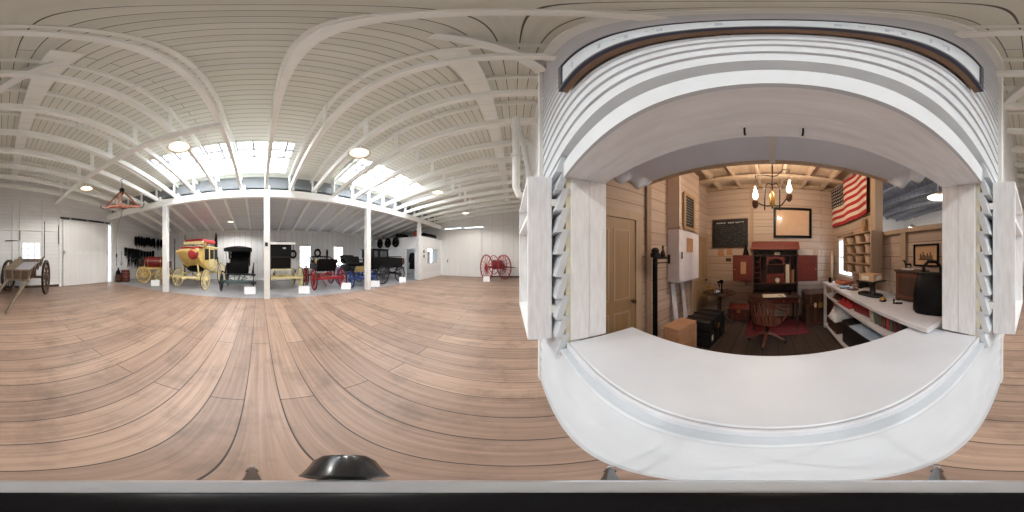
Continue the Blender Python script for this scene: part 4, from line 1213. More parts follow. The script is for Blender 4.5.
# platform scale
t = thing('platform_scale', 'tall black iron platform scale beside the office door', 'scale', (1.75, 1.30, 0), R(-90))
MB().bb(-.27, .1, -.18, .18, .05, .14).build('platform', M['iron'], t, bevel=.012)
for x in (-.22, .06):
    for y in (-.14, .14): MB().cyl((x, y - .02, .03), (x, y + .02, .03), .03, n=12).build('wheel', M['iron'], t)
MB().bb(-.235, -.18, -.028, .028, .14, 1.62).build('column', M['black'], t, bevel=.008)
MB().bb(-.25, -.16, -.05, .06, 1.58, 1.64).lathe([(.05, 0), (.06, .03), (.05, .06), (.03, .075), (.004, .08)], (-.205, 0, 1.64), 14).build('column_cap', M['iron'], t)
MB().bar((-.2, -.04, 1.57), (-.2, .33, 1.57), .015, .03).bar((-.2, -.04, 1.5), (-.2, .33, 1.5), .012, .02).bb(-.215, -.185, .31, .34, 1.48, 1.62).build('beam', M['iron'], t)
MB().lathe([(.025, 0), (.045, .01), (.035, .07), (.012, .12), (.02, .16), (.004, .18)], (-.2, .17, 1.58), 12).build('poise_weight', M['iron'], t)

# crate and trunks
t = thing('wooden_crate', 'plain tan wooden crate between the scale and black trunk', 'crate', (1.66, 1.03, 0), R(-4))
MB().bb(-.18, .18, -.11, .11, 0, .74).build('box', M['crate'], t, bevel=.006)
MB().bb(-.185, .185, -.115, .115, .71, .745).build('lid', M['crate'], t, bevel=.004)
b = MB()
for x in (-.18, .14): b.bb(x, x + .04, -.12, -.11, .02, .7)
for y in (-.11, .07): b.bb(-.191, -.18, y, y + .04, .02, .7)
b.build('cleat_frame', M['crate'], t)

def trunk(label, loc, rz, sx, sy, h, m, metal, flat=True, tagc=None, name='travel_chest'):
    t = thing(name, label, 'trunk', loc, rz)
    MB().bb(-sx / 2, sx / 2, -sy / 2, sy / 2, .02, h * .68).build('case', m, t, bevel=.008)
    if flat:
        l = MB().bb(-sx / 2 - .004, sx / 2 + .004, -sy / 2 - .004, sy / 2 + .004, h * .69, h)
    else:
        l = MB().prism([(-sy / 2, h * .69), (sy / 2, h * .69), (sy / 2, h * .82), (sy * .3, h * .95), (0, h), (-sy * .3, h * .95), (-sy / 2, h * .82)], (-sx / 2, 0, 0), (0, 1, 0), (0, 0, 1), (sx, 0, 0))
    l = l.build('lid', m, t, bevel=.01)
    b = MB()
    for x in (-sx / 2 + .03, -sx * .17, sx * .17, sx / 2 - .03):
        b.bb(x - .022, x + .022, -sy / 2 - .012, sy / 2 + .012, .03, h * .67)
    for z in (.03, h * .64): b.bb(-sx / 2 - .01, sx / 2 + .01, -sy / 2 - .01, sy / 2 + .01, z, z + .03)
    b.build('slat_frame', metal, t)
    b = MB()
    if flat:
        for x in (-sx * .33, 0, sx * .33): b.bb(x - .02, x + .02, -sy / 2 - .014, sy / 2 + .014, h * .7, h + .012)
        b.build('lid_slat', metal, l)
    MB().bb(-.04, .04, -sy / 2 - .03, -sy / 2 - .012, h * .58, h * .74).build('lock', M['brass'], t)
    for s in (-1, 1):
        MB().tube([(s * (sx / 2 + .008), -.08, h * .45), (s * (sx / 2 + .035), -.05, h * .42), (s * (sx / 2 + .035), .05, h * .42), (s * (sx / 2 + .008), .08, h * .45)], .01, 6).build('handle', M['blackleather'], t)
    if tagc:
        MB().bb(tagc[0], tagc[0] + .05, -sy / 2 - .02, -sy / 2 - .014, tagc[1], tagc[1] + .1).build('tag', M['paper'], t)
    return t
trunk('black slatted travelling trunk on the floor beside the tan crate', (2.66, 1.12, 0), R(-3), .68, .44, .52, M['trunkblack'], M['iron'], True, (-.28, .15))
trunk('small red-brown trunk against the back wall left of the desk', (3.86, .74, 0), R(-90), .5, .36, .42, M['redwood'], M['darkwood'], False)
trunk('large dark brown trunk between the desk and shelf counter', (3.66, -1.06, 0), R(-90), .62, .52, .76, M['darkwood'], M['brownwood'], True, (-.14, .46))

# pedestal table and the things on it
TX, TY = 3.58, 1.17
t = thing('pedestal_table', 'small round dark pedestal table in the office corner', 'table', (TX, TY, 0))
MB().lathe([(.01, .72), (.33, .72), (.38, .735), (.38, .75), (.01, .752)], n=36).build('tabletop', M['darkwood'], t)
MB().lathe([(.05, .16), (.07, .22), (.045, .3), (.035, .45), (.05, .58), (.04, .68), (.09, .72)], n=18).build('pedestal', M['darkwood'], t)
for k in range(3):
    a = k * 2 * PI / 3 + .5
    c, s = math.cos(a), math.sin(a)
    MB().tube([(c * .03, s * .03, .22), (c * .14, s * .14, .17), (c * .24, s * .24, .07), (c * .31, s * .31, .025)], [.03, .028, .022, .026], 8).build('leg', M['darkwood'], t)
t = thing('silver_pot', 'squat silver pot at the front of the round table', 'pot', (TX - .26, TY - .02, .752))
MB().lathe([(.05, 0), (.075, .02), (.085, .06), (.07, .1), (.066, .1), (.004, .09)], n=20).build('bowl', M['silver'], t)
MB().lathe([(.068, .1), (.05, .12), (.012, .13), (.012, .15), (.002, .155)], n=18).build('lid', M['silver'], t)
t = thing('oil_lamp', 'glass oil lamp on the round table nearest the corner door', 'lamp', (TX - .1, TY + .2, .752))
MB().lathe([(.05, 0), (.05, .01), (.015, .03), (.015, .06), (.055, .1), (.05, .15), (.02, .17)], n=18).build('font', M['brass'], t)
MB().lathe([(.022, .17), (.035, .22), (.02, .32), (.02, .36)], n=16, caps=False).build('chimney', M['glassy'], t)
t = thing('candlestick_telephone', 'dark upright telephone in the middle of the round table', 'telephone', (TX - .02, TY - .06, .752))
MB().lathe([(.065, 0), (.065, .015), (.025, .035), (.017, .06), (.017, .2), (.022, .22)], n=18).build('stem', M['black'], t)
MB().lathe([(.012, 0), (.02, .03), (.05, .09), (.046, .09), (.01, .05)], (0, 0, .24), 16, (-.9, -.2, .3)).build('mouthpiece', M['black'], t)
MB().lathe([(.018, 0), (.018, .1), (.028, .13), (.03, .15)], (.0, .05, .12), 12, (0, .25, 1)).build('receiver', M['iron'], t)
t = thing('small_jar', 'small dark jar on the round table towards the desk', 'jar', (TX - .15, TY - .24, .752))
MB().lathe([(.04, 0), (.045, .02), (.045, .09), (.035, .11), (.035, .125), (.003, .126)], n=16).build('body', M['brownwood'], t)

# back wall: slate board, papers, framed picture, umbrella
t = thing('chalkboard', 'wide black chalkboard with a chalk heading on the back wall', 'board', (XO - .002, 1.06, 2.2))
MB().bb(-.02, 0, -.47, .47, -.37, .37).build('slate', M['slate'], t)
frame_rect(MB(), False, -.032, .03, -.48, .48, -.38, .38, .025).build('frame', M['darkwood'], t)
b = MB()
rng = random.Random(5)
y = -.36
while y < .36:          # heading in worn capitals, seen only as strokes
    w = .025 + .02 * rng.random()
    if rng.random() > .12:
        b.bb(-.0215, -.0205, y, y + .007, .26, .305)
        b.bb(-.0215, -.0205, y, y + w, (.26, .28, .299)[rng.randrange(3)], (.267, .287, .306)[0] + .02)
    y += w + .016
b.build('chalk_lettering', M['chalk'], t)
b = MB()
for k in range(11):
    z = .2 - .05 * k
    y = -.4
    while y < .38:
        w = .03 + .07 * rng.random()
        if rng.random() > .35: b.bb(-.0215, -.0205, y, min(y + w, .4), z, z + .006)
        y += w + .05
b.build('chalk_lettering', M['chalkdim'], t)
for y, z, w, h, lab in ((1.31, 1.68, .17, .2, 'tan paper pinned under the chalkboard, nearer the corner door'), (1.07, 1.72, .15, .19, 'tan paper pinned under the chalkboard, nearer the desk'), (1.1, 1.5, .14, .09, 'small dark photograph pinned below the tan papers'), (-1.16, 1.72, .15, .2, 'faint tan paper pinned on the wall right of the framed picture')):
    t = thing('pinned_paper', lab, 'paper', (XO - .001, y, z))
    MB().bb(-.004, 0, -w / 2, w / 2, -h / 2, h / 2).build('sheet', M['darkwood'] if 'photograph' in lab else (M['tantrim'] if y < 0 else M['paper_tan']), t)
t = thing('framed_map', 'large tan sheet under glass in a broad black frame', 'picture', (XO - .002, -.55, 2.46))
frame_rect(MB(), False, -.045, .045, -.49, .49, -.40, .40, .065).build('frame', M['black'], t)
MB().bb(-.015, 0, -.43, .43, -.34, .34).build('sheet', mat('glazed_tan_sheet', srgb(206, 170, 138), .12, var=.05, coat=.6), t)
t = thing('umbrella', 'closed black umbrella hanging on the wall left of the desk', 'umbrella', (XO - .12, .62, 1.0))
MB().lathe([(.03, .0), (.06, .15), (.1, .45), (.085, .62), (.02, .86), (.01, .9)], n=16).build('canopy', M['blackleather'], t)
MB().cyl((0, 0, -.14), (0, 0, .96), .009, n=8).tube([(0, 0, .95), (0, .02, 1.0), (.0, .06, 1.0), (.0, .07, .96)], .01, 6).build('handle', M['iron'], t)

# secretary desk
DX = 3.2
t = thing('secretary_desk', 'red-brown secretary desk with pigeonholes and two open doors', 'desk', (0, 0, 0))
MB().bb(DX, 3.92, -.6, .42, .735, .76).build('desk_top', M['darkwood'], t, bevel=.006)
MB().bb(DX + .05, 3.88, -.55, .37, .62, .735).build('apron', M['redwood'], t)
dw = MB().bb(DX + .035, DX + .05, -.38, .2, .635, .72).build('drawer', M['redwood'], t, bevel=.004)
for y in (-.25, .07): MB().lathe([(.008, 0), (.016, .012), (.012, .022), (.002, .024)], (DX + .035, y, .68), 10, (-1, 0, 0)).build('knob', M['brass'], dw)
for x in (DX + .07, 3.86):
    for y in (-.53, .35): MB().lathe([(.022, 0), (.02, .1), (.028, .4), (.034, .58), (.034, .63)], (x, y, 0), 12).build('leg', M['darkwood'], t)
HX, HY0, HY1 = 3.6, -.6, .4
b = MB().bb(HX, 3.92, HY0, HY0 + .025, .76, 1.74).bb(HX, 3.92, HY1 - .025, HY1, .76, 1.74).bb(3.9, 3.92, HY0, HY1, .76, 1.74).bb(HX, 3.92, HY0, HY1, 1.6, 1.625).bb(HX, 3.92, HY0, HY1, .96, .985).bb(HX, 3.92, HY0, HY1, 1.72, 1.745)
b.build('hutch_case', M['darkwood'], t)
b = MB()
for y in (HY0 + .16, HY0 + .3, HY1 - .3, HY1 - .16): b.bb(HX + .03, 3.9, y - .006, y + .006, .985, 1.6)
for z in (1.1, 1.22, 1.34, 1.46):
    b.bb(HX + .03, 3.9, HY1 - .16, HY1 - .025, z, z + .01)
for z in (1.18, 1.4): b.bb(HX + .03, 3.9, HY0 + .3, HY1 - .3, z, z + .012)
b.build('pigeonhole_frame', M['redwood'], t)
b = MB()
for y in (-.24, -.03):
    b.prism([(-.09, 0), (.09, 0), (.09, .16), (.075, .16)] + [(.075 * math.cos(a), .07 + .075 * math.sin(a)) for a in [PI * k / 10 for k in range(11)]] + [(-.09, .16)], (HX + .03, y + .1 - .0, 1.41), (0, 1, 0), (0, 0, 1), (.01, 0, 0))
MB().prism([(-.2, 0), (-.16, 0), (-.16, .06)] + [(-.16 * math.cos(a), .06 + .07 * math.sin(a)) for a in [PI * k / 10 for k in range(11)]] + [(.16, 0), (.2, 0), (.2, .18), (-.2, .18)], (HX + .02, -.1, 1.41), (0, 1, 0), (0, 0, 1), (.012, 0, 0)).build('arch_moulding', M['redwood'], t)
for z in (1.0, 1.09):
    d_ = MB().bb(HX + .02, HX + .04, HY0 + .31, HY1 - .31, z, z + .08).build('small_drawer', M['redwood'], t, bevel=.003)
    MB().ball((HX + .015, -.1, z + .04), .011, 8, 6).build('knob', M['brass'], d_)
MB().prism([(3.56, 1.745), (3.94, 1.745), (3.94, 1.93), (3.70, 1.93), (3.6, 1.80)], (0, HY0 - .04, 0), (1, 0, 0), (0, 0, 1), (0, HY1 - HY0 + .08, 0)).build('cornice', M['redwood'], t, bevel=.006)
for s, y0, lab in ((1, HY1, 'open red-brown door with a paper label'), (-1, HY0, None)):
    y1 = y0 + s * .45
    a, c = min(y0, y1), max(y0, y1)
    d_ = MB().bb(HX - .04, HX - .018, a, c, 1.03, 1.62).build('door', M['redwood'], t, bevel=.004)
    if lab: d_['label'] = lab
    frame_rect(MB(), False, HX - .048, .01, a + .03, c - .03, 1.06, 1.59, .05).build('door_moulding', M['redwood'], d_)
    if s > 0: MB().bb(HX - .044, HX - .0405, y0 + .15, y0 + .27, 1.2, 1.47).build('paper_label', M['paper_tan'], d_)
    MB().ball((HX - .05, y1 - s * .05, 1.3), .013, 8, 6).build('knob', M['brass'], d_)
t = thing('letter', 'pale letter stood upright in the right pigeonhole', 'paper', (HX + .1, -.375, .986), R(4))
MB().bb(-.004, .004, -.045, .045, 0, .42).build('sheet', M['paper'], t)
t = thing('envelope', 'narrow envelope beside the upright letter in the pigeonhole', 'paper', (HX + .12, -.5, .986), R(-6))
MB().bb(-.004, .004, -.03, .03, 0, .3).build('sheet', M['paper_tan'], t)
t = thing('desk_clock', 'small round pale clock in the middle of the pigeonholes', 'clock', (HX - .027, -.14, .987))
MB().cyl((-.01, 0, .08), (.02, 0, .08), .055, n=22).bb(-.015, .025, -.035, .035, 0, .03).build('case', M['brass'], t)
MB().cyl((-.013, 0, .08), (-.0105, 0, .08), .045, n=22).build('dial', M['paper'], t)
MB().bb(-.015, -.0135, -.002, .002, .08, .115).bb(-.015, -.0135, -.002, .026, .078, .082).build('clock_hand', M['black'], t)
t = thing('calling_card', 'white card propped on top of the pigeonholes', 'card', (HX + .06, -.14, 1.625))
MB().bb(-.004, .004, -.06, .06, 0, .06).build('sheet', M['paper'], t)
t = thing('desk_paper', 'large open paper lying on the desk top', 'paper', (DX + .18, -.05, .7602), R(6))
MB().bb(-.14, .14, -.24, .22, 0, .004).build('sheet', M['paper'], t)
t = thing('dip_pen', 'dark pen lying across the paper on the desk', 'pen', (DX + .13, -.2, .7643), R(35))
MB().cyl((-.08, 0, .006), (.08, 0, .006), .005, n=8).build('shaft', M['black'], t)
t = thing('inkwell', 'small black inkwell at the back of the desk top', 'inkwell', (DX + .3, -.4, .7602))
MB().lathe([(.035, 0), (.038, .01), (.03, .05), (.015, .055), (.015, .065), (.002, .066)], n=14).build('bottle', M['black'], t)

# swivel chair
t = thing('swivel_chair', 'wooden swivel armchair with slatted back before the desk', 'chair', (2.74, .07, 0), R(-38))
def seat_o(k, r=.24):
    return [(r * math.cos(a) * (1.0 if math.cos(a) > 0 else .9), r * 1.02 * math.sin(a)) for a in [2 * PI * j / k for j in range(k)]]
MB().prism(seat_o(28), (0, 0, .435), (1, 0, 0), (0, 1, 0), (0, 0, .035)).build('seat', M['brownwood'], t, bevel=.01)
b = MB().cyl((0, 0, .17), (0, 0, .435), .028).cyl((0, 0, .38), (0, 0, .435), .09, .12, 16)
b.build('swivel_post', M['iron'], t)
for k in range(4):
    a = k * PI / 2 + .5
    c, s = math.cos(a), math.sin(a)
    l = MB().tube([(c * .02, s * .02, .2), (c * .12, s * .12, .18), (c * .24, s * .24, .1), (c * .31, s * .31, .065)], [.032, .03, .024, .022], 8).build('leg', M['brownwood'], t)
    MB().cyl((c * .31 - s * .012, s * .31 + c * .012, .028), (c * .31 + s * .012, s * .31 - c * .012, .028), .028, n=14).build('caster', M['iron'], l)
crest = [(-.225 * math.cos(q), .25 * math.sin(q)) for q in [R(-78 + 156 * j / 12) for j in range(13)]]
b = MB()
for j in range(12):
    a_, c_ = crest[j], crest[j + 1]
    b.bar((a_[0] * 1.14 - .06, a_[1] * 1.06, .92 - .14 * abs(j - 6) / 6 * (abs(j - 6) > 3)), (c_[0] * 1.14 - .06, c_[1] * 1.06, .92 - .14 * abs(j - 5) / 6 * (abs(j - 5) > 3)), .028, .085)
b.build('crest_rail', M['brownwood'], t)
b = MB()
for j in range(1, 12):
    a_ = crest[j]
    b.bar((a_[0], a_[1], .46), (a_[0] * 1.14 - .06, a_[1] * 1.06, .9), .032, .014, up=(a_[0], a_[1], 0))
b.build('back_slat', M['brownwood'], t)
for s in (-1, 1):
    ar = MB().tube([(-.1, s * .285, .78), (.02, s * .29, .72), (.16, s * .29, .68), (.24, s * .28, .68)], [.024, .026, .028, .022], 8).build('armrest', M['brownwood'], t)
    MB().tube([(.15, s * .225, .46), (.19, s * .27, .56), (.16, s * .285, .67)], .018, 8).build('arm_post', M['brownwood'], ar)
t = thing('floor_rug', 'small worn red rug on the floor under the desk', 'rug', (3.45, -.12, 0), R(2))
MB().sheet(lambda u, v: (-.45 + .9 * u, -.62 + 1.24 * v, .006 + .003 * math.sin(u * 9) * math.sin(v * 12)), 12, 14).build('pile', M['rug'], t, solid=.008)

# shelf counter along the right side
CT = 1.05
t = thing('shelf_counter', 'long white counter with two open shelves along the office wall', 'counter', (0, 0, 0))
fy = lambda x: -.94 - (x - .6) * .055
def strip(b, x0, x1, z0, z1, dy=0., y1=BY0 + .055):
    return b.hexa([(x0, y1, z0), (x1, y1, z0), (x1, fy(x1) - dy, z0), (x0, fy(x0) - dy, z0), (x0, y1, z1), (x1, y1, z1), (x1, fy(x1) - dy, z1), (x0, fy(x0) - dy, z1)])
strip(MB(), .66, 3.3, CT - .045, CT).build('top', M['shelfwhite'], t, bevel=.006)
strip(MB(), .66, 3.26, .77, .8, .02).build('shelf', M['shelfwhite'], t)
strip(MB(), .66, 3.26, .07, .1, .02).build('bottom_shelf', M['shelfwhite'], t)
MB().bb(3.22, 3.27, fy(3.25) - .06, fy(3.25) - .01, 0, CT - .045).build('leg', M['shelfwhite'], t)
MB().bb(3.22, 3.27, BY0 + .055, BY0 + .1, 0, CT - .045).build('leg', M['shelfwhite'], t)
MB().bb(.68, .73, fy(.7) - .27, fy(.7) - .22, 0, CT - .045).build('leg', M['shelfwhite'], t)
MB().bb(.68, .73, BY0 + .055, BY0 + .1, 0, CT - .045).build('leg', M['shelfwhite'], t)
MB().bb(.73, 3.22, BY0 + .055, BY0 + .07, .1, CT - .05).build('back_board', M['tantrim'], t)

t = thing('leather_bag', 'black leather travelling bag standing nearest the ticket window', 'bag', (.85, -1.29, CT), R(12))
rings = []
for z, sx, sy in ((.0, .15, .11), (.03, .17, .125), (.2, .168, .115), (.33, .155, .08), (.37, .14, .045)):
    rings.append([(sx * math.copysign(abs(math.cos(a)) ** .5, math.cos(a)), sy * math.copysign(abs(math.sin(a)) ** .5, math.sin(a)), z) for a in [2 * PI * k / 24 for k in range(24)]])
MB().loft(rings).build('body', M['blackleather'], t)
MB().bb(-.145, .145, -.03, .03, .355, .395).build('bag_frame', M['iron'], t, bevel=.008)
MB().tube([(-.09, 0, .38), (-.085, 0, .45), (-.04, 0, .495), (.04, 0, .495), (.085, 0, .45), (.09, 0, .38)], .016, 8).build('handle', M['blackleather'], t)
for x in (-.1, .1): MB().bar((x, -.126, .05), (x, -.055, .36), .03, .006, up=(0, 1, 0)).build('strap', M['black'], t)
t = thing('wooden_case', 'upright dark wooden case behind the black bag', 'case', (1.27, -1.485, CT), R(4))
MB().bb(-.17, .17, -.1, .1, .02, .37).build('body', M['darkwood'], t, bevel=.006)
MB().bb(-.182, .182, -.112, .112, .36, .385).build('top', M['darkwood'], t, bevel=.005)
frame_rect(MB(), True, .101, .008, -.15, .15, .05, .34, .035).build('door_moulding', M['brownwood'], t)
for x in (-.15, .15):
    for y in (-.08, .08): MB().bb(x - .02, x + .02, y - .02, y + .02, 0, .03).build('foot', M['darkwood'], t)
t = thing('rubber_stamp', 'small dark stamp lying on the white counter before the case', 'stamp', (1.3, -1.27, CT), R(40))
MB().bb(-.06, .02, -.012, .012, 0, .02).lathe([(.012, 0), (.008, .03), (.016, .05), (.003, .06)], (.035, 0, .0), 10).build('body', M['black'], t)
t = thing('call_bell', 'small brass and black desk bell on the counter edge', 'bell', (1.5, -1.23, CT))
MB().lathe([(.045, 0), (.045, .012), (.038, .016), (.002, .017)], n=18).build('base', M['black'], t)
MB().lathe([(.036, .02), (.033, .035), (.02, .048), (.006, .052), (.006, .06), (.002, .062)], n=18).build('dome', M['brass'], t)
t = thing('counter_scale', 'black iron counter scale with a flat platform', 'scale', (1.83, -1.27, CT), R(12))
MB().prism([(-.2, -.05), (-.12, -.09), (.16, -.08), (.2, -.03), (.2, .03), (.16, .08), (-.12, .09), (-.2, .05)], (0, 0, 0), (1, 0, 0), (0, 1, 0), (0, 0, .035)).build('base', M['iron'], t, bevel=.01)
MB().lathe([(.06, .03), (.04, .07), (.032, .12), (.045, .18), (.06, .2)], (-.05, 0, 0), 16).build('pillar', M['iron'], t)
MB().bb(-.17, .12, -.14, .14, .2, .222).build('platform', M['iron'], t, bevel=.006)
MB().bb(.1, .13, -.1, .1, .1, .2).build('beam', M['iron'], t)
t = thing('parcel', 'kraft paper parcel with white label on the counter scale', 'parcel', (1.81, -1.27, CT + .2222), R(18))
MB().bb(-.13, .11, -.12, .12, 0, .085).build('box', M['kraft'], t, bevel=.005)
MB().bb(-.06, .06, .1201, .122, .015, .07).build('paper_label', M['paper'], t)
MB().bb(-.1325, -.1305, -.06, .05, .015, .07).build('paper_label', M['paper'], t)
t = thing('glass_lamp', 'clear glass lamp chimney standing behind the counter scale', 'lamp', (1.68, -1.54, CT))
MB().lathe([(.055, 0), (.055, .012), (.02, .03), (.016, .09), (.05, .14), (.045, .19), (.02, .21)], n=18).build('font', M['glassy'], t)
MB().lathe([(.024, .21), (.045, .27), (.03, .34), (.026, .46)], n=18, caps=False).build('chimney', M['glassy'], t)
t = thing('horse_figurine', 'tiny black horse figurine standing on the dark wooden case', 'figurine', (1.35, -1.5, CT + .393))
MB().loft([[(-.05 + .09 * k / 6 + 0, .012 * math.cos(a) * (1 + .3 * math.sin(k)), .055 + .014 * math.sin(a)) for a in [2 * PI * j / 10 for j in range(10)]] for k in range(7)]).tube([(.035, 0, .06), (.05, 0, .085), (.062, 0, .1), (.08, 0, .092)], [.012, .01, .01, .006], 8).tube([(-.05, 0, .06), (-.065, 0, .045), (-.068, 0, .02)], .006, 6).tube([(.03, .006, .05), (.034, .006, .025), (.032, .006, .0)], .005, 6).tube([(.03, -.006, .05), (.042, -.006, .028), (.04, -.006, .0)], .005, 6).tube([(-.042, .006, .05), (-.05, .006, .024), (-.045, .006, .0)], .005, 6).tube([(-.042, -.006, .05), (-.038, -.006, .026), (-.042, -.006, .0)], .005, 6).build('horse_body', M['black'], t)
MB().bb(-.08, .09, -.025, .025, -.008, 0).build('plinth', M['palepaint_daylit'], t)
t = thing('framed_print', 'small dark-framed tan print on the half wall', 'picture', (1.18, BY0 + .002, 1.61))
frame_rect(MB(), True, 0, .025, -.19, .19, -.14, .14, .022).build('frame', M['black'], t)
MB().bb(-.17, .17, .004, .01, -.12, .12).build('sheet', mat('aged_print', srgb(196, 152, 110), .5, var=.12), t)
b = MB()
rng = random.Random(8)
for k in range(9): b.bb(-.1 + .022 * k, -.083 + .022 * k, .0101, .0112, -.05, -.01 + .05 * rng.random())
b.bb(-.12, .12, .0101, .0112, -.062, -.05).build('printed_picture', M['darkwood'], t)

# far end of the counter
t = thing('black_mug', 'black mug with pale band at the far end of the counter', 'mug', (3.14, -1.2, CT))
MB().lathe([(.036, 0), (.04, .01), (.04, .1), (.035, .1), (.032, .012), (.002, .01)], n=18).build('body', M['black'], t)
MB().tube([(-.038, .0, .085), (-.07, 0, .08), (-.07, 0, .03), (-.038, 0, .025)], .007, 6).build('handle', M['brass'], t)
t = thing('tan_tray', 'orange-brown wooden tray on the counter beside the mug', 'tray', (2.86, -1.38, CT), R(10))
MB().bb(-.16, .16, -.11, .11, 0, .012).bb(-.16, .16, -.11, -.1, .012, .06).bb(-.16, .16, .1, .11, .012, .06).bb(-.16, -.15, -.1, .1, .012, .06).bb(.15, .16, -.1, .1, .012, .06).build('tray_body', mat('orange_wood', srgb(176, 100, 60), .5, var=.2), t)
t = thing('ledger', 'thin dark ledger lying on the counter before the tray', 'book', (2.58, -1.22, CT), R(-8))
MB().bb(-.13, .13, -.09, .09, 0, .018).build('cover', M['darkwood'], t, bevel=.003)
MB().bb(-.125, .131, -.084, .091, .003, .015).build('pages', M['paper'], t)
t = thing('telegraph_key', 'small brass and wood telegraph key on the counter', 'telegraph', (2.3, -1.26, CT), R(10))
MB().bb(-.08, .08, -.05, .05, 0, .02).build('base', M['brownwood'], t)
MB().bar((-.06, 0, .05), (.07, 0, .045), .014, .01).cyl((-.03, -.02, .02), (-.03, -.02, .06), .006, n=8).cyl((-.03, .02, .02), (-.03, .02, .06), .006, n=8).build('lever', M['brass'], t)
MB().lathe([(.006, 0), (.02, .012), (.018, .022), (.003, .026)], (.065, 0, .05), 12).build('knob', M['black'], t)
t = thing('wooden_figure', 'small dark carved wooden figure beside the telegraph key', 'figurine', (2.34, -1.42, CT))
MB().lathe([(.04, 0), (.04, .015), (.016, .03), (.03, .08), (.036, .12), (.015, .15), (.026, .18), (.022, .21), (.003, .225)], n=14).build('body', M['brownwood'], t)
t = thing('flat_papers', 'loose tan paper lying under the telegraph key edge', 'paper', (2.5, -1.5, CT), R(5))
MB().bb(-.12, .12, -.09, .09, 0, .003).build('sheet', M['paper_tan'], t)

# mail rack with baskets, before the side window
t = thing('mail_rack', 'wall rack with four rows of small tan mail baskets', 'rack', (0, 0, 0))
RX0, RX1, RY = 1.95, 2.92, BY0 + .066
MB().bb(RX0, RX0 + .025, RY, RY + .215, 1.3, 1.985).build('side_board', M['tantrim'], t)
MB().bb(RX1 - .025, RX1, RY, RY + .215, 1.3, 1.985).build('side_board', M['tantrim'], t)
for k in range(5):
    MB().bb(RX0 + .025, RX1 - .025, RY, RY + .215, 1.3 + .1675 * k, 1.315 + .1675 * k).build('rack_shelf', M['tantrim'], t)
bk = None
for r in range(4):
    for c in range(3):
        lab = 'tan mail basket, %s row from the rack top, %s from the flag end' % (ORD[3 - r], ORD[2 - c])
        loc = (RX0 + .17 + .315 * c, RY + .11, 1.3175 + .1675 * r)
        if bk is None:
            bk = thing('mail_basket', lab, 'basket', loc, 0, 'mail baskets in the wall rack')
            MB().lathe([(.068, 0), (.092, .105), (.098, .11), (.098, .122), (.088, .122), (.064, .012), (.004, .01)], n=18).build('basket_body', M['wicker'], bk)
            MB().torus((0, 0, .12), (0, 0, 1), .093, .007, 18, 6).build('rim', M['kraft'], bk)
        else:
            dup(bk, loc, 0, lab)
t = thing('hanging_tin', 'narrow tan tin match safe hanging above the mail rack', 'tin', (2.5, BY0 + .013, 2.02))
MB().bb(-.05, .05, 0, .06, 0, .26).build('back', M['tandoor'], t, bevel=.006)
MB().bb(-.06, .06, .06, .1, 0, .1).build('cup', M['kraft'], t, bevel=.006)
window(8, 1, BY0 - .04, WX0, WX1, 1.12, 2.02, 2, 2, glow('blue_daylight', (.72, .84, 1.), 3.5), 'bright side window of the office behind the mail rack')
t = thing('roller_rod', 'slim tan curtain rod over the side window', 'rod', (3.38, BY0 + .05, 2.1))
MB().cyl((-.42, 0, 0), (.42, 0, 0), .014, n=10).build('rod_tube', M['tantrim'], t)
for x in (-.36, .36): MB().bb(x - .015, x + .015, -.05, 0, -.02, .02).build('bracket', M['brass'], t)
t = thing('corner_pole', 'tan rounded pole standing in the corner by the mug', 'pole', (3.93, BY0 + .12, 0))
MB().lathe([(.045, 0), (.045, 1.6), (.03, 1.63), (.03, 1.7), (.004, 1.71)], n=14).build('shaft', M['tantrim'], t)

# flag
FX0, FX1, FZ0, FZ1, FY = 4.06, 2.37, 2.37, 3.42, BY0 + .05
t = thing('flag', 'red and white striped flag with navy star field on the wall', 'flag', (0, 0, 0))
fl = lambda x, z, o=0: (x, FY + .02 * math.sin((FX0 - x) * 9 + z * 2) + .02 + o, z - .03 * math.sin((FX0 - x) * 2))
MB().sheet(lambda u, v: fl(FX0 + (FX1 - FX0) * u, FZ0 + (FZ1 - FZ0) * v), 40, 13).build('field', M['flagwhite'], t)
b = MB()
h = (FZ1 - FZ0) / 13
for k in range(0, 13, 2):
    b.sheet(lambda u, v: fl(FX0 + (FX1 - FX0) * u, FZ0 + h * k + h * v, .003), 40, 1)
b.build('red_stripe', M['flagred'], t)
cx1 = FX0 - .74
b = MB().sheet(lambda u, v: fl(FX0 + (cx1 - FX0) * u, FZ1 - 7 * h + 7 * h * v, .006), 18, 6)
cn = b.build('canton', M['navy'], t)
b = MB()
for r in range(6):
    for c in range(8):
        x, z = FX0 - .07 - .086 * c, FZ1 - .05 - .093 * r
        p = []
        for k in range(10):
            a = PI / 2 + k * PI / 5
            rr = .032 if k % 2 == 0 else .013
            p.append(fl(x + rr * math.cos(a), z + rr * math.sin(a), .009))
        b.add(p + [fl(x, z, .009)], [(k, (k + 1) % 10, 10) for k in range(10)])
b.build('star_pattern', M['flagwhite'], cn)

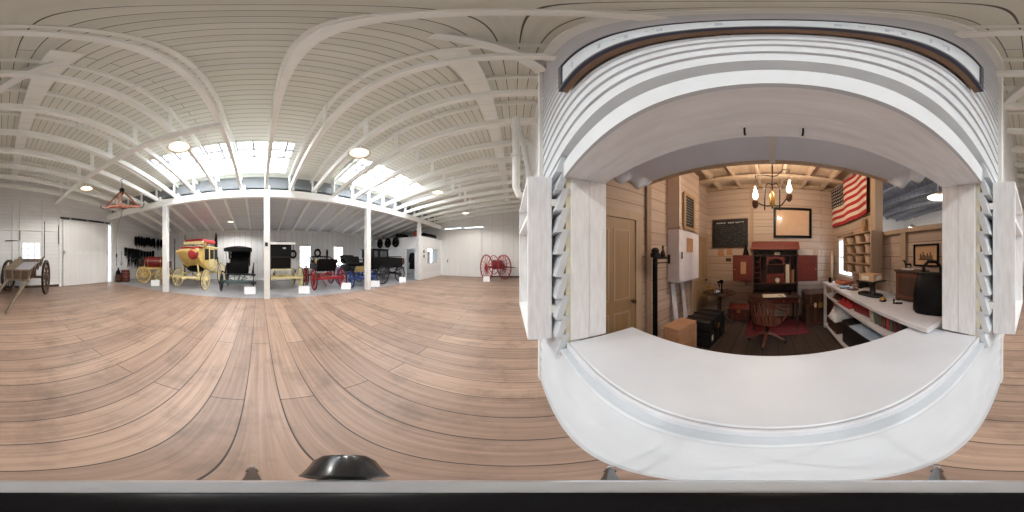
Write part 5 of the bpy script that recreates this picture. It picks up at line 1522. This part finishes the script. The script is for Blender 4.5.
# chandelier
CX = 2.6
t = thing('chandelier', 'black iron two-armed lamp chandelier with lit glass chimneys', 'chandelier', (CX, -.02, 0))
MB().cyl((0, 0, 2.98), (0, 0, 3.56), .011, n=8).lathe([(.06, 3.53), (.06, 3.56)], n=16).build('rod', M['iron'], t)
MB().lathe([(.03, 2.42), (.042, 2.44), (.042, 2.62), (.03, 2.64), (.012, 2.7)], n=16).build('candle_cup', M['brass'], t)
MB().tube([(0, -.12, 2.35), (0, -.12, 2.78), (0, -.07, 2.84), (0, 0, 2.82), (0, .07, 2.84), (0, .12, 2.78), (0, .12, 2.35)], .011, 8).cyl((0, 0, 2.38), (0, 0, 3.0), .011, n=8).build('centre_bracket', M['iron'], t)
for s in (-1, 1):
    dz = .15 if s < 0 else .03
    ay = s * .27
    a_ = MB().tube([(0, 0, 2.44), (0, s * .07, 2.42), (0, s * .15, 2.44), (0, ay, 2.47 + dz)], .011, 8).tube([(0, 0, 2.98), (0, s * .08, 3.0), (0, s * .17, 2.98 + dz), (0, ay, 2.97 + dz), (0, ay, 2.92 + dz)], .01, 8).build('arm', M['iron'], t)
    MB().lathe([(.025, 2.36 + dz), (.05, 2.4 + dz), (.055, 2.47 + dz), (.035, 2.5 + dz)], (0, ay, 0), 16).build('burner', M['brownwood'], a_)
    MB().lathe([(.035, 2.5 + dz), (.06, 2.58 + dz), (.055, 2.65 + dz), (.03, 2.74 + dz), (.026, 2.88 + dz)], (0, ay, 0), 18, caps=False).build('glass_chimney', M['glassy'], a_)
    MB().lathe([(.012, 2.51 + dz), (.046, 2.555 + dz), (.048, 2.6 + dz), (.03, 2.66 + dz), (.014, 2.71 + dz), (.004, 2.72 + dz)], (0, ay, 0), 14).build('lit_bulb', M['chimney'], a_)
struct(MB().bb(1.22, 1.72, -.045, .015, 2.70, 2.748).build('trim_9', M['white']), 'short white batten under the canvas ceiling before the chandelier', 'batten')
for i, y in enumerate((.09, -.11)):
    t = thing('screw_hook', 'small dark screw hook under the window head, %s the office door' % ('nearer' if i == 0 else 'farther from'), 'hook', (.55, y, OZ1))
    MB().tube([(0, 0, .008), (0, 0, -.02), (.008, 0, -.032), (.016, 0, -.022)], .004, 6).build('wire', M['iron'], t)

# goods on the shelves under the counter
t = thing('brown_cloth', 'folded brown cloth at the far end of the middle shelf', 'cloth', (2.75, -1.28, .8))
def lump(t, name, m, sx, sy, h, seed, n=14):
    rng = random.Random(seed)
    ph = [rng.uniform(0, 6) for _ in range(6)]
    b = MB()
    def f(u, v):
        e = min(1, 4 * min(u, 1 - u)) * min(1, 4 * min(v, 1 - v))
        return ((u - .5) * sx, (v - .5) * sy, .004 + h * e * (.7 + .18 * math.sin(9 * u + ph[0]) + .16 * math.sin(11 * v + ph[1]) + .1 * math.sin(17 * (u + v) + ph[2])))
    b.sheet(f, n, n)
    return b.build(name, m, t, solid=.006)
lump(t, 'fabric', M['brownwood'], .26, .3, .11, 1)
t = thing('red_cloth', 'crumpled red cloth on the middle shelf', 'cloth', (2.3, -1.24, .8))
lump(t, 'fabric', M['redcloth'], .44, .32, .14, 2)
t = thing('dark_red_box', 'dark red box on the middle shelf next to the cream book', 'box', (1.8, -1.28, .802), R(4))
MB().bb(-.2, .2, -.16, .16, 0, .19).build('body', M['maroon'], t, bevel=.008)
MB().bb(-.205, .205, -.165, .165, .13, .195).build('lid', M['darkwood'], t, bevel=.006)
for i, (x, c, h, w, tl) in enumerate(((1.50, (186, 170, 146), .2, .06, 12), (1.425, (66, 84, 76), .19, .055, 9), (1.352, (96, 66, 46), .185, .05, 5), (1.29, (74, 52, 40), .18, .045, 0), (1.235, (150, 38, 44), .19, .035, 0), (1.185, (60, 76, 70), .18, .04, 0), (1.12, (84, 30, 30), .17, .05, 0), (1.06, (52, 42, 38), .18, .05, 0))):
    lab = ['cream', 'dark green', 'tan-brown', 'umber', 'bright red', 'grey-green', 'oxblood', 'near-black'][i] + ' book standing in the row on the middle shelf'
    h *= .93
    t = thing('book', lab, 'book', (x, -1.19, .802 + w / 2 * math.sin(R(tl))), 0, 'books on the middle shelf', rot=(0, R(tl), 0))
    MB().bb(-w / 2, w / 2, -.12, .12, 0, h).build('cover', mat('book_cover', srgb(*c), .6, var=.15), t, bevel=.004)
    MB().bb(-w / 2 + .005, w / 2 - .005, -.121, -.1, .006, h + .0005).build('pages', M['paper'], t)
t = thing('white_linen', 'heap of crumpled white linen on the bottom shelf far end', 'cloth', (2.85, -1.3, .353))
lump(t, 'fabric', M['clothwhite'], .4, .42, .3, 3, 22)
t = thing('linen_box', 'dark box under the white linen on the bottom shelf', 'box', (2.85, -1.32, .102))
MB().bb(-.22, .22, -.2, .2, 0, .25).build('body', M['darkwood'], t, bevel=.006)
t = thing('blue_cloth', 'pale blue cloth spread over a black case on the bottom shelf', 'cloth', (1.75, -1.26, .533))
lump(t, 'fabric', mat('pale_blue_cloth', srgb(150, 164, 182), .85, var=.1), .62, .4, .07, 4, 18)
t = thing('black_case', 'long black case on the bottom shelf under the blue cloth', 'case', (1.95, -1.3, .102))
MB().bb(-.5, .4, -.22, .2, 0, .36).build('body', M['trunkblack'], t, bevel=.008)
MB().bb(-.505, .405, -.225, .205, .37, .43).build('lid', M['trunkblack'], t, bevel=.008)
t = thing('red_book', 'flat dark red book at the near end of the bottom shelf', 'book', (1.2, -1.25, .102))
MB().bb(-.16, .16, -.12, .12, 0, .06).build('cover', M['maroon'], t, bevel=.004)
MB().bb(-.155, .161, -.114, .114, .008, .052).build('pages', M['paper'], t)
LAMP_W, CH_W = 100, 24
CHAND = [(2.6, -.29, 2.92), (2.6, .25, 2.80)]
VT, LOOK, EXPO = 'Standard', 'None', .6
# ------------------------------------------------------------------ a thing of one piece is that piece
for o in [x for x in scene.objects if x.parent is None and x.type == 'EMPTY']:
    ch = list(o.children)
    if len(ch) == 1 and not ch[0].children:
        c = ch[0]
        c.parent = None
        c.location, c.rotation_euler = o.location.copy(), o.rotation_euler.copy()
        for k in ('label', 'category', 'group', 'kind'):
            if k in o: c[k] = o[k]
        nm = o.name.split('.')[0]
        bpy.data.objects.remove(o)
        c.name = nm
# ------------------------------------------------------------------ light
def point(name, loc, e, c=(1, .82, .6), r=.05, typ='POINT'):
    l = bpy.data.lights.new(name, typ)
    l.energy = e; l.color = c
    l.shadow_soft_size = r
    if typ == 'SPOT':
        l.spot_size = R(164)
        l.spot_blend = .35
    o = bpy.data.objects.new(name, l)
    o.location = loc
    col.objects.link(o)
    return o
for k in (2, 6, 10, 14, 18):
    point('lamp_light', (LX, YK[k], 4.16), LAMP_W * 1.6, (1, .93, .84), .08, 'SPOT')
point('lamp_light', (-8.6, -1.5, 3.38), LAMP_W * 2.0, (1, .95, .9), .08, 'SPOT')
for (x, y, z) in CHAND:
    point('chandelier_light', (x, y, z), CH_W, (1, .76, .54), .02)
point('lamp_light', (1.95, -3.2, 2.9), 45, (1, .9, .8), .1)
point('lamp_light', (5.0, -5.9, 2.85), 45, (1, .9, .8), .1)
w = bpy.data.worlds.new('sky')
scene.world = w
w.use_nodes = True
nt = w.node_tree
bg = nt.nodes['Background']
sk = nt.nodes.new('ShaderNodeTexSky')
sk.sky_type = 'HOSEK_WILKIE'
sk.turbidity = 6
nt.links.new(sk.outputs[0], bg.inputs[0])
bg.inputs[1].default_value = 1.0
cd = bpy.data.cameras.new('camera')
cd.type = 'PANO'
try:
    cd.panorama_type = 'EQUIRECTANGULAR'
except Exception:
    pass
try:
    cd.cycles.panorama_type = 'EQUIRECTANGULAR'
except Exception:
    pass
cd.clip_start = .01
cam = bpy.data.objects.new('camera', cd)
cam.location = (0, 0, 1.6)
cam.rotation_euler = (R(90), 0, R(1.05))
col.objects.link(cam)
scene.camera = cam
scene.cycles.use_denoising = True
scene.cycles.max_bounces = 10
scene.cycles.diffuse_bounces = 6
scene.cycles.sample_clamp_indirect = 6
scene.view_settings.view_transform = VT
scene.view_settings.look = LOOK
scene.view_settings.exposure = EXPO
scene.view_settings.gamma = 1.12
try:
    scene.view_settings.use_white_balance = True
    scene.view_settings.white_balance_temperature = 6380
except Exception:
    pass
